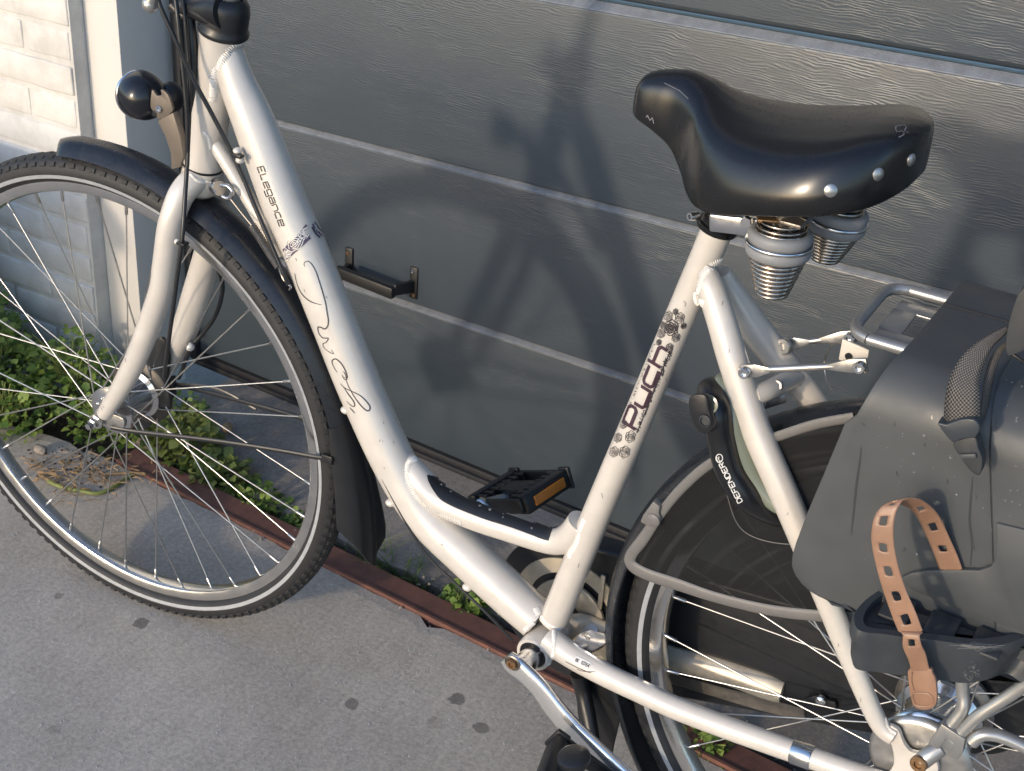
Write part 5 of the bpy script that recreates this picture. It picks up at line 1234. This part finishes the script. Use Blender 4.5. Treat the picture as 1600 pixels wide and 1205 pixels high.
# tan strap with holes
SL = [((1467, 890), (1505, 890), -.1250), ((1459, 868), (1496, 866), -.1265), ((1451, 848), (1487, 846), -.129), ((1444, 832), (1478, 826), -.133), ((1437, 818), (1469, 808), -.138), ((1429, 804), (1460, 796), -.145), ((1419, 794), (1451, 788), -.153), ((1409, 789), (1438, 780), -.162), ((1400, 786), (1424, 778), -.170), ((1389, 786), (1412, 781), -.177), ((1377, 792), (1405, 791), -.182), ((1367, 805), (1400, 804), -.185), ((1362, 822), (1397, 824), -.188), ((1361, 846), (1398, 852), -.190), ((1368, 883), (1405, 887), -.192), ((1380, 925), (1417, 923), -.193), ((1394, 965), (1431, 955), -.194), ((1403, 987), (1443, 987), -.195)]
def ribbon(name, SL, m, par, n=120, holes=(), th=.0022, cols=5):
    P = cr_interp([(*a, *b, y) for a, b, y in SL], n); vs = []; fs = []
    tt = [0, .36, .5, .64, 1] if cols == 5 else [0, 1]
    for q in P:
        a = U(q[0], q[1], q[4]); b = U(q[2], q[3], q[4])
        for t in tt: vs.append(a*(1-t) + b*t)
    c = len(tt)
    for i in range(len(P)-1):
        cy = (P[i][1] + P[i][3] + P[i+1][1] + P[i+1][3])/4; cx = (P[i][0] + P[i][2] + P[i+1][0] + P[i+1][2])/4
        hol = any(abs(cy-hy) < hr and abs(cx-hx) < 9 for hx, hy, hr in holes)
        for j in range(c-1):
            if hol and j in (1, 2): continue
            a = i*c+j; fs.append((a, a+1, a+c+1, a+c))
    o = mk(name, vs, fs, m, par, True, 60)
    md = o.modifiers.new('thickness', 'SOLIDIFY'); md.thickness = th; md.offset = 0
    md = o.modifiers.new('round', 'SUBSURF'); md.levels = 1; md.render_levels = 2
    return o
HO = [(1380, 814, 7.5), (1380, 855, 7.5), (1388, 894.5, 7.5), (1402, 932, 7), (1416, 968, 6.5), (1391, 787, 3), (1433, 795, 4), (1457, 823, 6), (1475, 857, 6)]
stp = ribbon('foot_strap', SL, M['strap'], seat, 150, HO)
SL2 = [((1403, 986), (1443, 988), -.195), ((1410, 992), (1438, 994), -.199), ((1410, 1010), (1441, 1009), -.200), ((1419, 1032), (1447, 1021), -.196), ((1423, 1048), (1453, 1047), -.192)]
ribbon('strap_tongue', SL2, M['strap'], stp, 40, [(1427, 1004, 6)])
prism('strap_end', [U(a, b, -.193) for a, b in smooth_poly([(1421, 1046), (1453, 1046), (1457, 1053), (1462, 1064), (1464, 1090), (1460, 1104), (1446, 1110), (1430, 1106), (1423, 1092), (1419, 1062)], 3)], Vector((0, 1, 0)), .004, M['strap'], stp, .0012)
ring_px = smooth_poly([(1427, 1084), (1448, 1084), (1457, 1090), (1457, 1100), (1446, 1104), (1432, 1102), (1427, 1094)], 3)
tube('embossed_ring', [U(a, b, -.1935) for a, b in ring_px + ring_px[:1]], .0007, M['strap'], stp, 6, 80)
tube('embossed_edge', [U(a, b, -.1935) for a, b in [(1425, 1050), (1424, 1064), (1428, 1080)]], .0006, M['strap'], stp, 6, 10)

# --- rain drops and wet marks
def drops(name, o, pts, par, m='water'):
    b = bvh(o); parts = []
    for px, py, r in pts:
        h, nn = hit(b, px, py)
        if h is None: continue
        rr = r*mpp(h); u = nn.orthogonal().normalized(); v = nn.cross(u); vs_ = []; k = 10
        for q, hh in ((1, 0), (.9, .35), (.6, .62), (.25, .75)):
            for j in range(k): vs_.append(h + (u*math.cos(2*math.pi*j/k) + v*math.sin(2*math.pi*j/k))*rr*q + nn*(hh*rr*.8))
        vs_.append(h + nn*(.78*rr*.8)); f = []
        for a in range(3):
            for j in range(k): f.append((a*k+j, a*k+(j+1) % k, (a+1)*k+(j+1) % k, (a+1)*k+j))
        for j in range(k): f.append((3*k+j, 3*k+(j+1) % k, 4*k))
        parts.append((vs_, f))
    if parts:
        v, f = join_geo(parts); q = mk(name, v, f, M[m], par, True, 80); q['kind'] = 'stuff'
rnd = random.Random(11)
P = [(1444, 681, 3), (1428, 709, 3), (1485, 715, 2.5), (1495, 773, 3), (1433, 866, 2.5), (1536, 794, 1.5), (1550, 828, 2.5), (1552, 851, 2), (1428, 738, 2), (1374, 652, 1.3), (1351, 875, 1.2), (1470, 1210, 1)]
P += [(rnd.uniform(1370, 1560), rnd.uniform(600, 900), rnd.uniform(.5, 1.3)) for i in range(80)]
drops('rain_drops', sp, P, sp)
drops('rain_drops', sh, [(1588, 658, 2.5), (1597, 604, 2), (1571, 782, 2), (1588, 883, 2.5), (1570, 900, 1.5)] + [(rnd.uniform(1566, 1600), rnd.uniform(590, 900), rnd.uniform(.8, 1.8)) for i in range(20)], sh)
drops('rain_drops', pad, [(690, 757, 2), (705, 768, 2.2), (750, 790, 2.5), (766, 796, 3), (786, 808, 1.8), (831, 825, 2.3), (787, 803, 1.5)], pad)
wm = []
for i in range(34):
    x, y = rnd.uniform(1345, 1555), rnd.uniform(605, 880); wm.append([(x, y), (x + rnd.uniform(-1, 3), y + rnd.uniform(2, 5)), (x + rnd.uniform(-2, 2), y + rnd.uniform(5, 9))])
wet = mat('wet_mark', (.037, .041, .043), .3)
decal(sp, wm[:22], 2.4, wet, 'wet_mark', lift=.0002, smooth=True, taper=True)
decal(sp, [[(1346, 698), (1343, 725), (1338, 760), (1334, 800), (1330, 835)], [(1520, 745), (1517, 780), (1515, 815), (1519, 850), (1516, 885)]], 4, wet, 'wet_streak', lift=.0003, smooth=True, taper=True)
scr = [[(rnd.gauss(1525, 18), rnd.gauss(1009, 3)) for q in range(2)] for i in range(40)] + [[(x, y), (x + rnd.uniform(-6, 6), y + rnd.uniform(-6, 6))] for x, y in [(rnd.gauss(1518, 6), rnd.gauss(1056, 10)) for i in range(40)]]
decal(tray, scr, .7, mat('scuff', (.17, .17, .165), .6), 'scuffs', lift=.0003)
decal(gfr, [[(x, y), (x + rnd.uniform(-5, 5), y + rnd.uniform(-2, 2))] for x, y in [(rnd.uniform(118, 190), rnd.uniform(218, 236)) for i in range(9)]] + [[(112, 213), (125, 216), (136, 218)], [(178, 238), (186, 234), (190, 236)]], .8, M['greyprint'], 'scuffs')
tp_ = [(rnd.uniform(200, 520), rnd.uniform(280, 960), rnd.uniform(.8, 1.6)) for i in range(160)]
